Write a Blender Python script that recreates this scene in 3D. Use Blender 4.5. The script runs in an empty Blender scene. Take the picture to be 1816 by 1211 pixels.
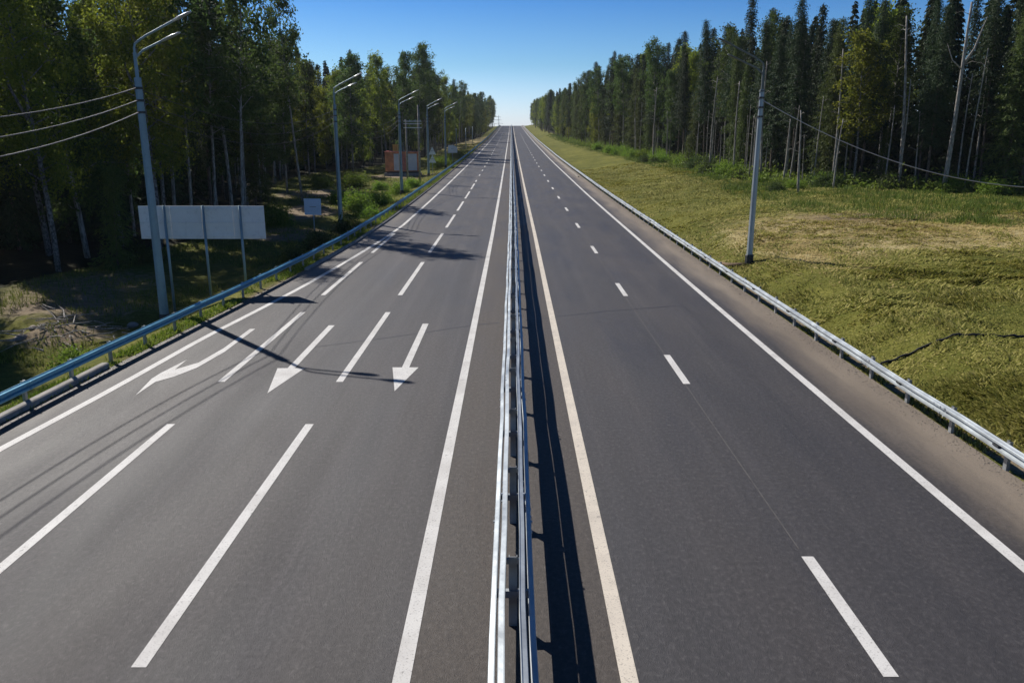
import bpy, math, random
import numpy as np
from mathutils import Vector, Matrix

C = bpy.context.scene
col = C.collection
R = math.radians
random.seed(11)
rng = np.random.default_rng(7)

# ------------------------------------------------------------------ camera
CAM_H = 7.42
cam_d = bpy.data.cameras.new("camera")
cam = bpy.data.objects.new("camera", cam_d)
col.objects.link(cam)
cam.location = (0, 0, CAM_H)
cam.rotation_euler = (R(90 - 14.632), 0, R(0.08))
cam_d.sensor_width = 36
cam_d.lens = 36 * 1400 / 1816
cam_d.clip_start = 0.1
cam_d.clip_end = 9000
C.camera = cam

# ------------------------------------------------------------------ sky and sun
SUN_DIR = Vector((-9.1, 10.3, 11.0)).normalized()          # towards the sun
elev = math.asin(SUN_DIR.z)
az = math.atan2(SUN_DIR.x, SUN_DIR.y)
w = bpy.data.worlds.new("World")
C.world = w
w.use_nodes = True
nt = w.node_tree
bg = nt.nodes["Background"]
sky = nt.nodes.new("ShaderNodeTexSky")
sky.sky_type = 'NISHITA'
sky.sun_disc = False
sky.sun_elevation = elev
sky.sun_rotation = az
sky.altitude = 0
sky.air_density = 1.0
sky.dust_density = 0.6
sky.ozone_density = 3.0
tc = nt.nodes.new("ShaderNodeTexCoord")
sx = nt.nodes.new("ShaderNodeSeparateXYZ")
rp = nt.nodes.new("ShaderNodeValToRGB")
nt.links.new(tc.outputs["Generated"], sx.inputs[0])
nt.links.new(sx.outputs["Z"], rp.inputs[0])
e = rp.color_ramp.elements
e[0].position = 0.0; e[0].color = (1.18, 1.34, 1.90, 1)
e[1].position = 0.22; e[1].color = (0.0, 0.32, 0.86, 1)
k2 = e.new(0.5); k2.color = (0.13, 0.27, 0.45, 1)
k = e.new(0.08); k.color = (0.50, 0.80, 1.12, 1)
mx = nt.nodes.new("ShaderNodeMixRGB"); mx.blend_type = 'MULTIPLY'; mx.inputs[0].default_value = 1
nt.links.new(sky.outputs[0], mx.inputs[1]); nt.links.new(rp.outputs[0], mx.inputs[2])
nt.links.new(mx.outputs[0], bg.inputs[0])
bg.inputs[1].default_value = 0.082

sl = bpy.data.lights.new("sun", 'SUN')
sl.energy = 4.7
sl.angle = R(0.5)
sl.color = (1.0, 0.95, 0.88)
so = bpy.data.objects.new("sun", sl)
col.objects.link(so)
so.rotation_euler = SUN_DIR.to_track_quat('Z', 'Y').to_euler()

C.view_settings.view_transform = 'Standard'
C.view_settings.look = 'None'
C.view_settings.exposure = 0.25
C.view_settings.gamma = 1
C.render.engine = 'CYCLES'
C.cycles.max_bounces = 5
C.cycles.diffuse_bounces = 2
C.cycles.glossy_bounces = 2
C.cycles.transmission_bounces = 3
C.cycles.transparent_max_bounces = 4
C.cycles.caustics_reflective = False
C.cycles.caustics_refractive = False

# ------------------------------------------------------------------ the lie of the land
_py = [-300, 0, 40, 92, 190, 340, 500, 660, 800, 840, 900, 1200, 3000]
_pz = [0, 0, 0.0, 0.38, 1.8, 4.8, 8.6, 12.8, 16.3, 16.75, 16.0, 6, -30]
_dy = np.arange(-300, 3001, 4.0)
_dz = np.interp(_dy, _py, _pz)
_k = np.ones(11) / 11
_dz[6:-6] = np.convolve(_dz, _k, 'same')[6:-6]
def rh(Y): return np.interp(Y, _dy, _dz)                     # height of the road
def cx(Y): return -0.0023 * np.maximum(0, np.asarray(Y, float) - 60)      # drift of the road's axis

RAIL_L = ([-60, 10, 20, 26, 34, 45, 55, 70, 3000], [-15.2, -14.15, -13.75, -13.4, -12.75, -12.0, -11.6, -11.4, -11.4])
EDGE_L = ([-60, 18, 22.7, 28.9, 33.3, 39.2, 48, 57, 66, 3000], [-15.5, -12.53, -12.1, -11.7, -11.2, -10.6, -9.95, -9.42, -9.12, -9.12])
def rail_l(Y): return np.interp(Y, *RAIL_L)
def edge_l(Y): return np.interp(Y, *EDGE_L)
def road_l(Y): return rail_l(Y) + np.interp(Y, [20, 55], [0.12, 0.45])
RAIL_R = 10.95
ROAD_R = 11.3
def sst(a, b, x):
    t = np.clip((x - a) / (b - a), 0, 1)
    return t * t * (3 - 2 * t)

_perm = np.random.default_rng(3).random((256, 256))
def vnoise(x, y):
    xi = np.floor(x).astype(int); yi = np.floor(y).astype(int)
    fx = x - xi; fy = y - yi
    fx = fx * fx * (3 - 2 * fx); fy = fy * fy * (3 - 2 * fy)
    a = _perm[xi & 255, yi & 255]; b = _perm[(xi + 1) & 255, yi & 255]
    c = _perm[xi & 255, (yi + 1) & 255]; d = _perm[(xi + 1) & 255, (yi + 1) & 255]
    return (a * (1 - fx) + b * fx) * (1 - fy) + (c * (1 - fx) + d * fx) * fy - 0.5
def fbm(x, y, o=4):
    s = 0; a = 1.0
    for i in range(o):
        s = s + a * vnoise(x * 2 ** i + 17.3 * i, y * 2 ** i + 5.1 * i); a *= 0.5
    return s

def land(X, Y):
    X = np.asarray(X, float); Y = np.asarray(Y, float)
    base = rh(Y); xx = X - cx(Y)
    # right bank
    near = 1 - sst(50, 90, Y)
    e0 = 12.3 + fbm(Y * .12, Y * 0 + 3.3, 2) * .8
    right = (near * (0.95 * sst(e0, e0 + 2.9, xx) + .35 * sst(15, 24, xx)) + (1 - near) * 1.2 * sst(12.5, 24, xx)
             + .3 * sst(24, 40, xx) + .15 * fbm(X * .22, Y * .22, 4) * sst(12.0, 15, xx)
             + .15 * fbm(X * 1.2, Y * 1.0, 4) * sst(12.0, 14, xx) - .06)
    # left verge, falling away from the road
    d = rail_l(Y) - xx
    F = 1 - .5 * sst(70, 115, Y)
    left = (-1.5 * F * sst(.2, 5.2, d) + .35 * fbm(X * .3 + 9, Y * .3, 4) * sst(2.0, 6, d)
            + .75 * np.exp(-(((X + 20.6) / 1.5) ** 2 + ((Y - 34.8) / 1.3) ** 2))
            + .6 * np.exp(-(((X + 23.0) / 1.7) ** 2 + ((Y - 38.0) / 1.5) ** 2))
            + .45 * np.exp(-(((X + 18.6) / 1.2) ** 2 + ((Y - 38.8) / 1.0) ** 2)) - .05)
    under = -0.12
    off = np.where(xx > ROAD_R, right, np.where(d > -.3, left, under))
    off = np.where((xx > ROAD_R - .15) & (xx <= ROAD_R), -.04, off)
    return base + off
def landz(x, y): return float(land(np.array([x]), np.array([y]))[0])

# ------------------------------------------------------------------ helpers
def tag(o, label=None, cat=None, group=None, kind=None):
    if label: o['label'] = label
    if cat: o['category'] = cat
    if group: o['group'] = group
    if kind: o['kind'] = kind
    return o
def empty(name, loc, rz=0, label=None, cat=None, group=None):
    o = bpy.data.objects.new(name, None)
    o.empty_display_size = .3
    col.objects.link(o)
    o.location = loc; o.rotation_euler = (0, 0, rz)
    return tag(o, label, cat, group)
def link_mesh(name, me, mat, parent=None):
    o = bpy.data.objects.new(name, me)
    col.objects.link(o)
    if mat: me.materials.append(mat)
    if parent: o.parent = parent
    return o
def np_mesh(name, V, F, smooth=False):
    """V (n,3), F (m,k)"""
    V = np.ascontiguousarray(V, dtype=np.float32); F = np.ascontiguousarray(F, dtype=np.int32)
    me = bpy.data.meshes.new(name)
    me.vertices.add(len(V)); me.vertices.foreach_set('co', V.ravel())
    m, kk = F.shape
    me.loops.add(m * kk); me.loops.foreach_set('vertex_index', F.ravel())
    me.polygons.add(m)
    me.polygons.foreach_set('loop_start', np.arange(0, m * kk, kk, dtype=np.int32))
    me.polygons.foreach_set('loop_total', np.full(m, kk, dtype=np.int32))
    me.polygons.foreach_set('use_smooth', np.full(m, smooth))
    me.update(calc_edges=True); me.validate()
    return me
class MB:
    """collects shapes that become one mesh"""
    def __init__(s): s.v = []; s.f = []
    def add(s, vs, fs):
        n = len(s.v); s.v += [tuple(p) for p in vs]; s.f += [tuple(i + n for i in q) for q in fs]
    def box(s, c, d, rz=0, tilt=None):
        m = Matrix.Rotation(rz, 3, 'Z')
        if tilt: m = m @ tilt
        hx, hy, hz = d[0] / 2, d[1] / 2, d[2] / 2
        vs = [Vector(c) + m @ Vector((x * hx, y * hy, z * hz)) for x in (-1, 1) for y in (-1, 1) for z in (-1, 1)]
        s.add(vs, [(0, 1, 3, 2), (4, 6, 7, 5), (0, 4, 5, 1), (2, 3, 7, 6), (0, 2, 6, 4), (1, 5, 7, 3)])
    def tube(s, pts, rad, n=8, cap=True):
        pts = [Vector(p) for p in pts]
        if not hasattr(rad, '__len__'): rad = [rad] * len(pts)
        rings = []
        prev = None
        for i, p in enumerate(pts):
            t = (pts[min(i + 1, len(pts) - 1)] - pts[max(i - 1, 0)]).normalized()
            if prev is None:
                a = Vector((1, 0, 0)) if abs(t.x) < .9 else Vector((0, 1, 0))
                u = t.cross(a).normalized()
            else:
                u = (prev - t * prev.dot(t)).normalized()
            prev = u
            v = t.cross(u)
            rings.append([p + (u * math.cos(2 * math.pi * j / n) + v * math.sin(2 * math.pi * j / n)) * rad[i] for j in range(n)])
        vs = [q for r in rings for q in r]
        fs = []
        for i in range(len(pts) - 1):
            for j in range(n):
                a = i * n + j; b = i * n + (j + 1) % n
                fs.append((a, b, b + n, a + n))
        if cap:
            fs.append(tuple(range(n - 1, -1, -1))); o = (len(pts) - 1) * n; fs.append(tuple(range(o, o + n)))
        s.add(vs, fs)
    def prism(s, outline, axis_off):
        """outline: list of 3-D points, extruded by axis_off"""
        n = len(outline); a = [Vector(p) for p in outline]; b = [p + Vector(axis_off) for p in a]
        s.add(a + b, [tuple(range(n)), tuple(range(2 * n - 1, n - 1, -1))] + [(i, i + n, (i + 1) % n + n, (i + 1) % n) for i in range(n)])
    def build(s, name, mat, parent=None, smooth=False, bevel=0):
        me = bpy.data.meshes.new(name)
        me.from_pydata([tuple(p) for p in s.v], [], s.f)
        import bmesh
        bm = bmesh.new(); bm.from_mesh(me)
        bmesh.ops.recalc_face_normals(bm, faces=bm.faces)
        bm.to_mesh(me); bm.free()
        if smooth:
            for p in me.polygons: p.use_smooth = True
        o = link_mesh(name, me, mat, parent)
        if bevel:
            b = o.modifiers.new('bevel', 'BEVEL'); b.width = bevel; b.segments = 2; b.limit_method = 'ANGLE'
        return o
def children(o): return [c for c in bpy.data.objects if c.parent == o]
def copy_tree(o, parent=None):
    c = o.copy(); col.objects.link(c)
    if parent: c.parent = parent
    for ch in list(o.children): copy_tree(ch, c)
    return c
ORD = ['first', 'second', 'third', 'fourth', 'fifth', 'sixth', 'seventh', 'eighth', 'ninth', 'tenth', 'eleventh', 'twelfth',
       'thirteenth', 'fourteenth', 'fifteenth', 'sixteenth', 'seventeenth', 'eighteenth', 'nineteenth']
def ordn(n):
    if n <= 19: return ORD[n - 1]
    tens = {2: 'twent', 3: 'thirt', 4: 'fort', 5: 'fift', 6: 'sixt', 7: 'sevent', 8: 'eight', 9: 'ninet'}
    t, u = divmod(n, 10)
    if t >= 10: return '%dth' % n
    return tens[t] + ('ieth' if u == 0 else 'y-' + ORD[u - 1])

# ------------------------------------------------------------------ materials
def mat(name):
    m = bpy.data.materials.new(name); m.use_nodes = True
    t = m.node_tree; t.nodes.clear()
    out = t.nodes.new('ShaderNodeOutputMaterial')
    return m, t, out
class N:
    def __init__(s, t): s.t = t
    def __call__(s, typ, ins=None, **kw):
        n = s.t.nodes.new(typ)
        for a, v in kw.items(): setattr(n, a, v)
        for i, v in (ins or {}).items():
            if hasattr(v, 'is_linked') or isinstance(v, bpy.types.NodeSocket): s.t.links.new(v, n.inputs[i])
            else: n.inputs[i].default_value = v
        return n
    def noise(s, vec, scale, detail=4, rough=.55, dist=0):
        return s('ShaderNodeTexNoise', {'Vector': vec, 'Scale': scale, 'Detail': detail, 'Roughness': rough, 'Distortion': dist}).outputs['Fac']
    def ramp(s, fac, stops, interp='LINEAR'):
        r = s('ShaderNodeValToRGB', {0: fac}); cr = r.color_ramp; cr.interpolation = interp
        def full(c):
            if not hasattr(c, '__len__'): c = (c, c, c)
            return (*c[:3], 1)
        cr.elements[0].position, cr.elements[0].color = stops[0][0], full(stops[0][1])
        cr.elements[1].position, cr.elements[1].color = stops[-1][0], full(stops[-1][1])
        for p, c in stops[1:-1]:
            el = cr.elements.new(p); el.color = full(c)
        return r.outputs[0]
    def mix(s, fac, a, b, mode='MIX'):
        n = s('ShaderNodeMixRGB', {0: fac}, blend_type=mode)
        for i, v in ((1, a), (2, b)):
            if isinstance(v, bpy.types.NodeSocket): s.t.links.new(v, n.inputs[i])
            else: n.inputs[i].default_value = (*v[:3], 1) if hasattr(v, '__len__') else (v, v, v, 1)
        return n.outputs[0]
    def math(s, op, a, b=0.0, c=0.0):
        n = s('ShaderNodeMath', operation=op)
        for i, v in ((0, a), (1, b), (2, c)):
            if isinstance(v, bpy.types.NodeSocket): s.t.links.new(v, n.inputs[i])
            else: n.inputs[i].default_value = v
        return n.outputs[0]
    def attr(s, name): return s('ShaderNodeAttribute', attribute_name=name).outputs['Fac']
    def vec(s, x, y, z=0.0):
        n = s('ShaderNodeCombineXYZ')
        for i, v in enumerate((x, y, z)):
            if isinstance(v, bpy.types.NodeSocket): s.t.links.new(v, n.inputs[i])
            else: n.inputs[i].default_value = v
        return n.outputs[0]
    def bump(s, h, strength=.3, dist=.05):
        return s('ShaderNodeBump', {'Height': h, 'Strength': strength, 'Distance': dist}).outputs[0]
    def bsdf(s, color, rough=.8, metal=0, normal=None, spec=.5):
        b = s('ShaderNodeBsdfPrincipled', {'Roughness': rough, 'Metallic': metal, 'Specular IOR Level': spec})
        if isinstance(color, bpy.types.NodeSocket): s.t.links.new(color, b.inputs['Base Color'])
        else: b.inputs['Base Color'].default_value = (*color, 1)
        if normal is not None: s.t.links.new(normal, b.inputs['Normal'])
        return b.outputs[0]

def m_simple(name, c, rough=.6, metal=0, var=.25, scale=3, spec=.5):
    m, t, o = mat(name); n = N(t)
    g = n('ShaderNodeNewGeometry'); p = g.outputs['Position']
    f = n.noise(p, scale, 5, .6)
    f2 = n.noise(p, scale * 9, 3, .6)
    cc = n.mix(n.ramp(f, [(.3, 0), (.7, 1)]), tuple(x * (1 - var) for x in c), tuple(min(1, x * (1 + var)) for x in c))
    cc = n.mix(n.ramp(f2, [(.55, 0), (.8, .5)]), cc, tuple(x * .6 for x in c))
    r = n.ramp(f, [(.3, max(.05, rough - .1)), (.7, min(1, rough + .1))])
    b = n.bsdf(cc, rough, metal, n.bump(f2, .15, .01), spec); 
    t.links.new(r, b.node.inputs['Roughness'])
    t.links.new(b, o.inputs[0])
    return m
M = {}
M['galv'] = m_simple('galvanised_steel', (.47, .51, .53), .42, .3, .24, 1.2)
M['galv_shade'] = m_simple('shade_blue_zinc', (.15, .43, .57), .38, .25, .12, 1.5)  # galvanised steel with the blue of skylit shade painted into its colour
M['pole'] = m_simple('lamp_post_zinc', (.23, .33, .375), .5, .3, .15, .8)
M['polesilver'] = m_simple('silver_lamp_post', (.40, .45, .47), .5, .3, .15, .8)
M['polegrey'] = m_simple('dull_green_grey_tube', (.16, .185, .175), .7, .1, .15, .8)
M['cable_pale'] = m_simple('pale_cable', (.52, .50, .52), .6, 0, .1, 2)
M['steel'] = m_simple('dull_steel', (.33, .35, .36), .55, .6, .2, 4)
M['dark'] = m_simple('dark_bracket', (.05, .055, .06), .6, .3, .2, 6)
M['concrete'] = m_simple('kerb_concrete', (.34, .32, .29), .9, 0, .3, 2.5, .2)
M['panel'] = m_simple('sign_back_grey', (.78, .77, .74), .55, .1, .10, .6)
M['panel_blue'] = m_simple('sign_back_pale', (.62, .70, .80), .5, .1, .08, .8)
M['signw'] = m_simple('sign_back_dull', (.80, .84, .83), .5, .1, .12, 1)
M['rust'] = m_simple('orange_container_paint', (.85, .30, .13), .6, 0, .35, 1.1)
M['rustred'] = m_simple('rust_red_paint', (.66, .22, .16), .6, 0, .4, 1.1)
M['cpanel'] = m_simple('container_grey_panel', (.80, .79, .78), .6, .1, .12, .8)
M['yellow'] = m_simple('dull_yellow_paint', (.55, .40, .10), .6, 0, .2, 1)
M['wood'] = m_simple('old_timber', (.20, .14, .09), .85, 0, .35, 5, .2)
M['cable'] = m_simple('grey_cable', (.20, .185, .17), .6, 0, .1, 2)
M['cable_dark'] = m_simple('dark_cable', (.03, .03, .03), .7, 0, .1, 2)
M['lineblack'] = m_simple('dull_black', (.02, .02, .022), .7, 0, .2, 3)
M['glass'] = m_simple('lamp_housing', (.55, .58, .60), .35, .4, .08, 3)
M['rock'] = m_simple('pale_stone', (.34, .30, .25), .9, 0, .35, 5, .2)

def m_bark(name, c1, c2, band=1.0):
    m, t, o = mat(name); n = N(t)
    tcn = n('ShaderNodeTexCoord').outputs['Object']
    mp = n('ShaderNodeMapping', {'Vector': tcn}); mp.inputs['Scale'].default_value = (6, 6, 1.4 * band)
    f = n.noise(mp.outputs[0], 1.6, 5, .65)
    cc = n.mix(n.ramp(f, [(.38, 0), (.6, 1)]), c2, c1)
    t.links.new(n.bsdf(cc, .9, 0, n.bump(f, .5, .03), .15), o.inputs[0])
    return m
M['bark_birch'] = m_bark('birch_bark', (.30, .29, .28), (.06, .055, .05), 2.2)
M['bark_spruce'] = m_bark('spruce_bark', (.20, .165, .13), (.07, .055, .045))
M['bark_grey'] = m_bark('weathered_bark', (.46, .43, .38), (.16, .14, .12))

def m_leaf(name, c1, c2, trans=.35):
    m, t, o = mat(name); n = N(t)
    isl = n('ShaderNodeNewGeometry').outputs['Random Per Island']
    rnd = n('ShaderNodeObjectInfo').outputs['Random']
    pos = n('ShaderNodeTexCoord').outputs['Object']
    f = n.noise(pos, .9, 3, .6)
    cc = n.mix(n.math('ADD', n.math('MULTIPLY', isl, .6), n.math('MULTIPLY', n.ramp(f, [(.35, 0), (.65, 1)]), .4)), c1, c2)
    hsv = n('ShaderNodeHueSaturation', {'Color': cc, 'Hue': n.math('ADD', n.math('MULTIPLY', rnd, .03), .485),
                                        'Value': n.math('ADD', n.math('MULTIPLY', rnd, .5), .75), 'Saturation': 1.0}).outputs[0]
    d = n.bsdf(hsv, .65, 0, None, .25)
    tr = n('ShaderNodeBsdfTranslucent', {'Color': hsv}).outputs[0]
    mxs = n('ShaderNodeMixShader', {0: trans, 1: d, 2: tr}).outputs[0]
    t.links.new(mxs, o.inputs[0])
    return m
M['leaf_birch'] = m_leaf('birch_leaves', (0.0925, 0.1452, 0.0176), (0.3037, 0.3240, 0.0418), .55)
M['leaf_dark'] = m_leaf('aspen_leaves', (0.047, 0.088, 0.022), (0.128, 0.176, 0.041), .45)
M['needles'] = m_leaf('spruce_needles', (0.021, 0.047, 0.021), (0.065, 0.098, 0.031), .2)
M['needles_light'] = m_leaf('larch_needles', (0.052, 0.085, 0.019), (0.143, 0.169, 0.039), .3)
M['leaf_bush'] = m_leaf('bush_leaves', (0.0986, 0.1890, 0.0228), (0.2741, 0.3780, 0.0492), .45)
M['leaf_bushdark'] = m_leaf('dark_bush_leaves', (0.041, 0.074, 0.019), (0.095, 0.135, 0.034), .4)
M['fern'] = m_leaf('undergrowth_leaves', (0.0850, 0.1438, 0.0209), (0.2538, 0.3037, 0.0517), .4)

def m_grass(name, stops, trans=.3):
    m, t, o = mat(name); n = N(t)
    isl = n('ShaderNodeNewGeometry').outputs['Random Per Island']
    pos = n('ShaderNodeNewGeometry').outputs['Position']
    f = n.noise(pos, .25, 4, .65)
    f2 = n.noise(pos, 1.3, 3, .6)
    v = n.math('ADD', n.math('MULTIPLY', isl, .6), n.math('ADD', n.math('MULTIPLY', f, .7), n.math('MULTIPLY', f2, .35)))
    v = n.math('MULTIPLY', v, .66)
    cc = n.ramp(v, stops)
    d = n.bsdf(cc, .8, 0, None, .2)
    tr = n('ShaderNodeBsdfTranslucent', {'Color': cc}).outputs[0]
    t.links.new(n('ShaderNodeMixShader', {0: trans, 1: d, 2: tr}).outputs[0], o.inputs[0])
    return m
M['mown'] = m_grass('mown_grass', [(.25, (0.0778, 0.0994, 0.0151)), (.42, (0.1656, 0.1748, 0.0279)), (.56, (0.2876, 0.2744, 0.0565)), (.74, (0.4867, 0.4327, 0.1410))])
M['lush'] = m_grass('tall_grass', [(.25, (0.0356, 0.0779, 0.0120)), (.5, (0.0891, 0.1443, 0.0203)), (.75, (0.1960, 0.2550, 0.0457))])
M['verge'] = m_grass('verge_grass', [(.25, (0.0918, 0.1782, 0.0144)), (.5, (0.1955, 0.2827, 0.0243)), (.75, (0.3213, 0.3718, 0.0612))])
M['clearing'] = m_grass('clearing_grass', [(.25, (.07, .11, .015)), (.5, (.16, .20, .03)), (.75, (.30, .30, .07))])
M['straw'] = m_grass('dry_hay', [(.25, (0.2730, 0.2080, 0.0741)), (.5, (0.4914, 0.3770, 0.1482)), (.75, (0.6279, 0.4940, 0.2223))])

def m_land():
    m, t, o = mat('grassland'); n = N(t)
    pos = n('ShaderNodeNewGeometry').outputs['Position']
    mp = n('ShaderNodeMapping', {'Vector': pos}); mp.inputs['Rotation'].default_value = (0, 0, .5); mp.inputs['Scale'].default_value = (1, 2.6, 1)
    f = n.noise(pos, .18, 6, .65); f2 = n.noise(mp.outputs[0], 1.6, 6, .7, .8); f3 = n.noise(pos, 12, 4, .7)
    g = n.ramp(n.math('ADD', n.math('MULTIPLY', f, .55), n.math('MULTIPLY', f2, .45)),
               [(.32, (0.0607, 0.0792, 0.0137)), (.46, (0.1384, 0.1462, 0.0251)), (.58, (0.2327, 0.2223, 0.0465)), (.72, (0.3540, 0.3158, 0.0922))])
    g = n.mix(n.ramp(f3, [(.4, .45), (.65, 0)]), g, (.045, .05, .014))
    dirt = n.ramp(n.math('ADD', n.math('MULTIPLY', f2, .6), n.math('MULTIPLY', f3, .4)), [(.3, (.14, .105, .07)), (.5, (.27, .21, .14)), (.7, (.38, .32, .23))])
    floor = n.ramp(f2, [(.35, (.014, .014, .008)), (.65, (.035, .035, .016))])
    hay = n.ramp(f2, [(.3, (0.275, 0.213, 0.094)), (.6, (0.525, 0.438, 0.225))])
    def edge(a): return n.ramp(n.math('ADD', n.attr(a), n.math('MULTIPLY', n.math('SUBTRACT', f2, .5), .9)), [(.38, 0), (.62, 1)])
    cc = n.mix(edge('hay'), g, hay)
    cc = n.mix(edge('dirt'), cc, dirt)
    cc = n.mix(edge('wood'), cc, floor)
    h = n.math('ADD', n.math('MULTIPLY', f2, .7), n.math('MULTIPLY', f3, .3))
    t.links.new(n.bsdf(cc, .95, 0, n.bump(h, .9, .18), .1), o.inputs[0])
    return m
M['land'] = m_land()

def m_road():
    m, t, o = mat('asphalt'); n = N(t)
    lat = n.attr('lat'); lon = n.attr('lon')
    pos = n('ShaderNodeNewGeometry').outputs['Position']
    v = n.vec(lat, lon)
    fine = n.noise(v, 55, 3, .75)
    speck = n.noise(v, 14, 2, .9)
    patch = n.noise(n.vec(n.math('MULTIPLY', lat, .55), n.math('MULTIPLY', lon, .13)), 1.0, 5, .6, .3)
    streak = n.noise(n.vec(n.math('MULTIPLY', lat, 1.5), n.math('MULTIPLY', lon, .035)), 1.0, 4, .6)
    streak2 = n.noise(n.vec(n.math('MULTIPLY', lat, 4.0), n.math('MULTIPLY', lon, .04)), 1.0, 4, .65)
    base = n.ramp(n.math('ADD', n.math('MULTIPLY', patch, .4), n.math('MULTIPLY', streak, .6)),
                  [(.38, (.026, .0245, .027)), (.5, (.048, .0445, .048)), (.62, (.080, .073, .076))])
    base = n.mix(n.ramp(streak2, [(.36, .55), (.58, 0)]), base, (.036, .033, .034))
    # wheel tracks, darker and polished, and the drip line between them
    lane = n.math('ABSOLUTE', n.math('SUBTRACT', n.math('FRACT', n.math('DIVIDE', n.math('SUBTRACT', n.math('ABSOLUTE', lat), 1.6), 3.74)), .5))
    track = n.math('MULTIPLY', n.ramp(n.math('ABSOLUTE', n.math('SUBTRACT', lane, .25)), [(.03, 1), (.12, 0)]), n.ramp(streak, [(.3, .15), (.65, .75)]))
    base = n.mix(n.math('MULTIPLY', track, .8), base, (.034, .031, .034))
    drip = n.math('MULTIPLY', n.ramp(lane, [(.0, 1), (.11, 0)]), n.ramp(n.noise(n.vec(n.math('MULTIPLY', lat, 1.2), n.math('MULTIPLY', lon, .5)), 1.6, 5, .75), [(.52, 0), (.72, .7)]))
    base = n.mix(drip, base, (.032, .030, .031))
    tint = n.noise(n.vec(n.math('MULTIPLY', lat, .35), n.math('MULTIPLY', lon, .03)), 1.0, 3, .5)
    base = n.mix(n.ramp(tint, [(.45, 0), (.65, .28)]), base, (.085, .066, .054))
    # right-hand lanes a little newer and darker
    rightm = n.math('MULTIPLY', n.math('GREATER_THAN', lat, 1.6), n.math('LESS_THAN', lat, 9.2))
    base = n.mix(n.math('MULTIPLY', rightm, .45), base, (.046, .043, .047))
    # brown strip between the inner lines
    medm = n.math('MULTIPLY', n.math('GREATER_THAN', lat, -1.55), n.math('LESS_THAN', lat, 1.62))
    med = n.ramp(n.math('ADD', n.math('MULTIPLY', streak2, .5), n.math('MULTIPLY', patch, .5)), [(.3, (.050, .039, .031)), (.7, (.080, .063, .050))])
    base = n.mix(medm, base, med)
    # tan dusty shoulders
    wob = n.math('ADD', lat, n.math('MULTIPLY', n.math('SUBTRACT', n.noise(n.vec(n.math('MULTIPLY', lat, .6), n.math('MULTIPLY', lon, .10)), 1, 4, .65), .5), 2.2))
    sh = n.ramp(n.math('DIVIDE', wob, 12.0), [(.775, 0), (.87, .95)])
    shc = n.ramp(patch, [(.3, (.20, .160, .118)), (.7, (.30, .245, .185))])
    base = n.mix(sh, base, shc)
    shl = n.ramp(n.math('MULTIPLY', n.math('SUBTRACT', n.attr('edge'), n.math('MULTIPLY', n.math('SUBTRACT', patch, .5), 1.6)), 1.0), [(.25, 0), (1.0, .75)])
    base = n.mix(shl, base, n.ramp(patch, [(.3, (.105, .090, .076)), (.7, (.165, .138, .112))]))
    # grain, stones and stains
    base = n.mix(n.ramp(fine, [(.3, .55), (.52, 0)]), base, (.035, .033, .034))
    base = n.mix(n.ramp(speck, [(.70, 0), (.80, .5)]), base, (.26, .24, .23))
    base = n.mix(n.ramp(n.noise(v, 2.3, 4, .8), [(.62, 0), (.74, .30)]), base, (.05, .047, .048))
    mid = n.noise(n.vec(n.math('MULTIPLY', lat, 11), n.math('MULTIPLY', lon, 8)), 1.0, 6, .8, .2)
    soft = n.math('SUBTRACT', 1.0, n.math('MULTIPLY', sh, .75))
    base = n.mix(n.math('MULTIPLY', soft, n.ramp(mid, [(.40, .6), (.50, 0)])), base, n.mix(.62, base, (.012, .011, .012)))
    base = n.mix(n.math('MULTIPLY', soft, n.ramp(mid, [(.53, 0), (.68, .45)])), base, n.mix(.55, base, (.24, .222, .21)))
    scuff = n.noise(n.vec(n.math('MULTIPLY', lat, 2.2), n.math('MULTIPLY', lon, .7)), 1.3, 5, .8, 1.2)
    base = n.mix(n.ramp(scuff, [(.70, 0), (.77, .30)]), base, (.30, .28, .27))
    rough = n.ramp(patch, [(.3, .55), (.7, .72)])
    b = n.bsdf(base, .7, 0, n.bump(n.math('ADD', fine, mid), .6, .02), .45)
    t.links.new(rough, b.node.inputs['Roughness'])
    t.links.new(b, o.inputs[0])
    return m
M['road'] = m_road()
def m_paint(name, c):
    m, t, o = mat(name); n = N(t)
    pos = n('ShaderNodeNewGeometry').outputs['Position']
    f = n.noise(pos, 30, 4, .75); f2 = n.noise(pos, 1.4, 5, .7)
    cc = n.mix(n.ramp(f2, [(.35, .35), (.6, 0)]), c, tuple(x * .72 for x in c))
    cc = n.mix(n.ramp(f, [(.32, .8), (.44, 0)]), cc, (.14, .13, .13))
    f3 = n.noise(pos, 6, 6, .85)
    cc = n.mix(n.ramp(f3, [(.33, .8), (.42, 0)]), cc, (.09, .085, .085))
    cc = n.mix(n.ramp(n.noise(pos, .8, 3, .6), [(.45, 0), (.75, .35)]), cc, (.30, .27, .25))
    t.links.new(n.bsdf(cc, .7, 0, n.bump(f, .2, .005), .3), o.inputs[0])
    return m
M['paint'] = m_paint('road_paint_white', (.70, .685, .655))
M['paint_cream'] = m_paint('road_paint_cream', (.70, .63, .53))
M['seam'] = m_simple('pale_seam', (.10, .093, .09), .8, 0, .3, 3)
M['stripdark'] = m_simple('dark_grey_strip', (.045, .042, .043), .5, 0, .2, 4)

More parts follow.
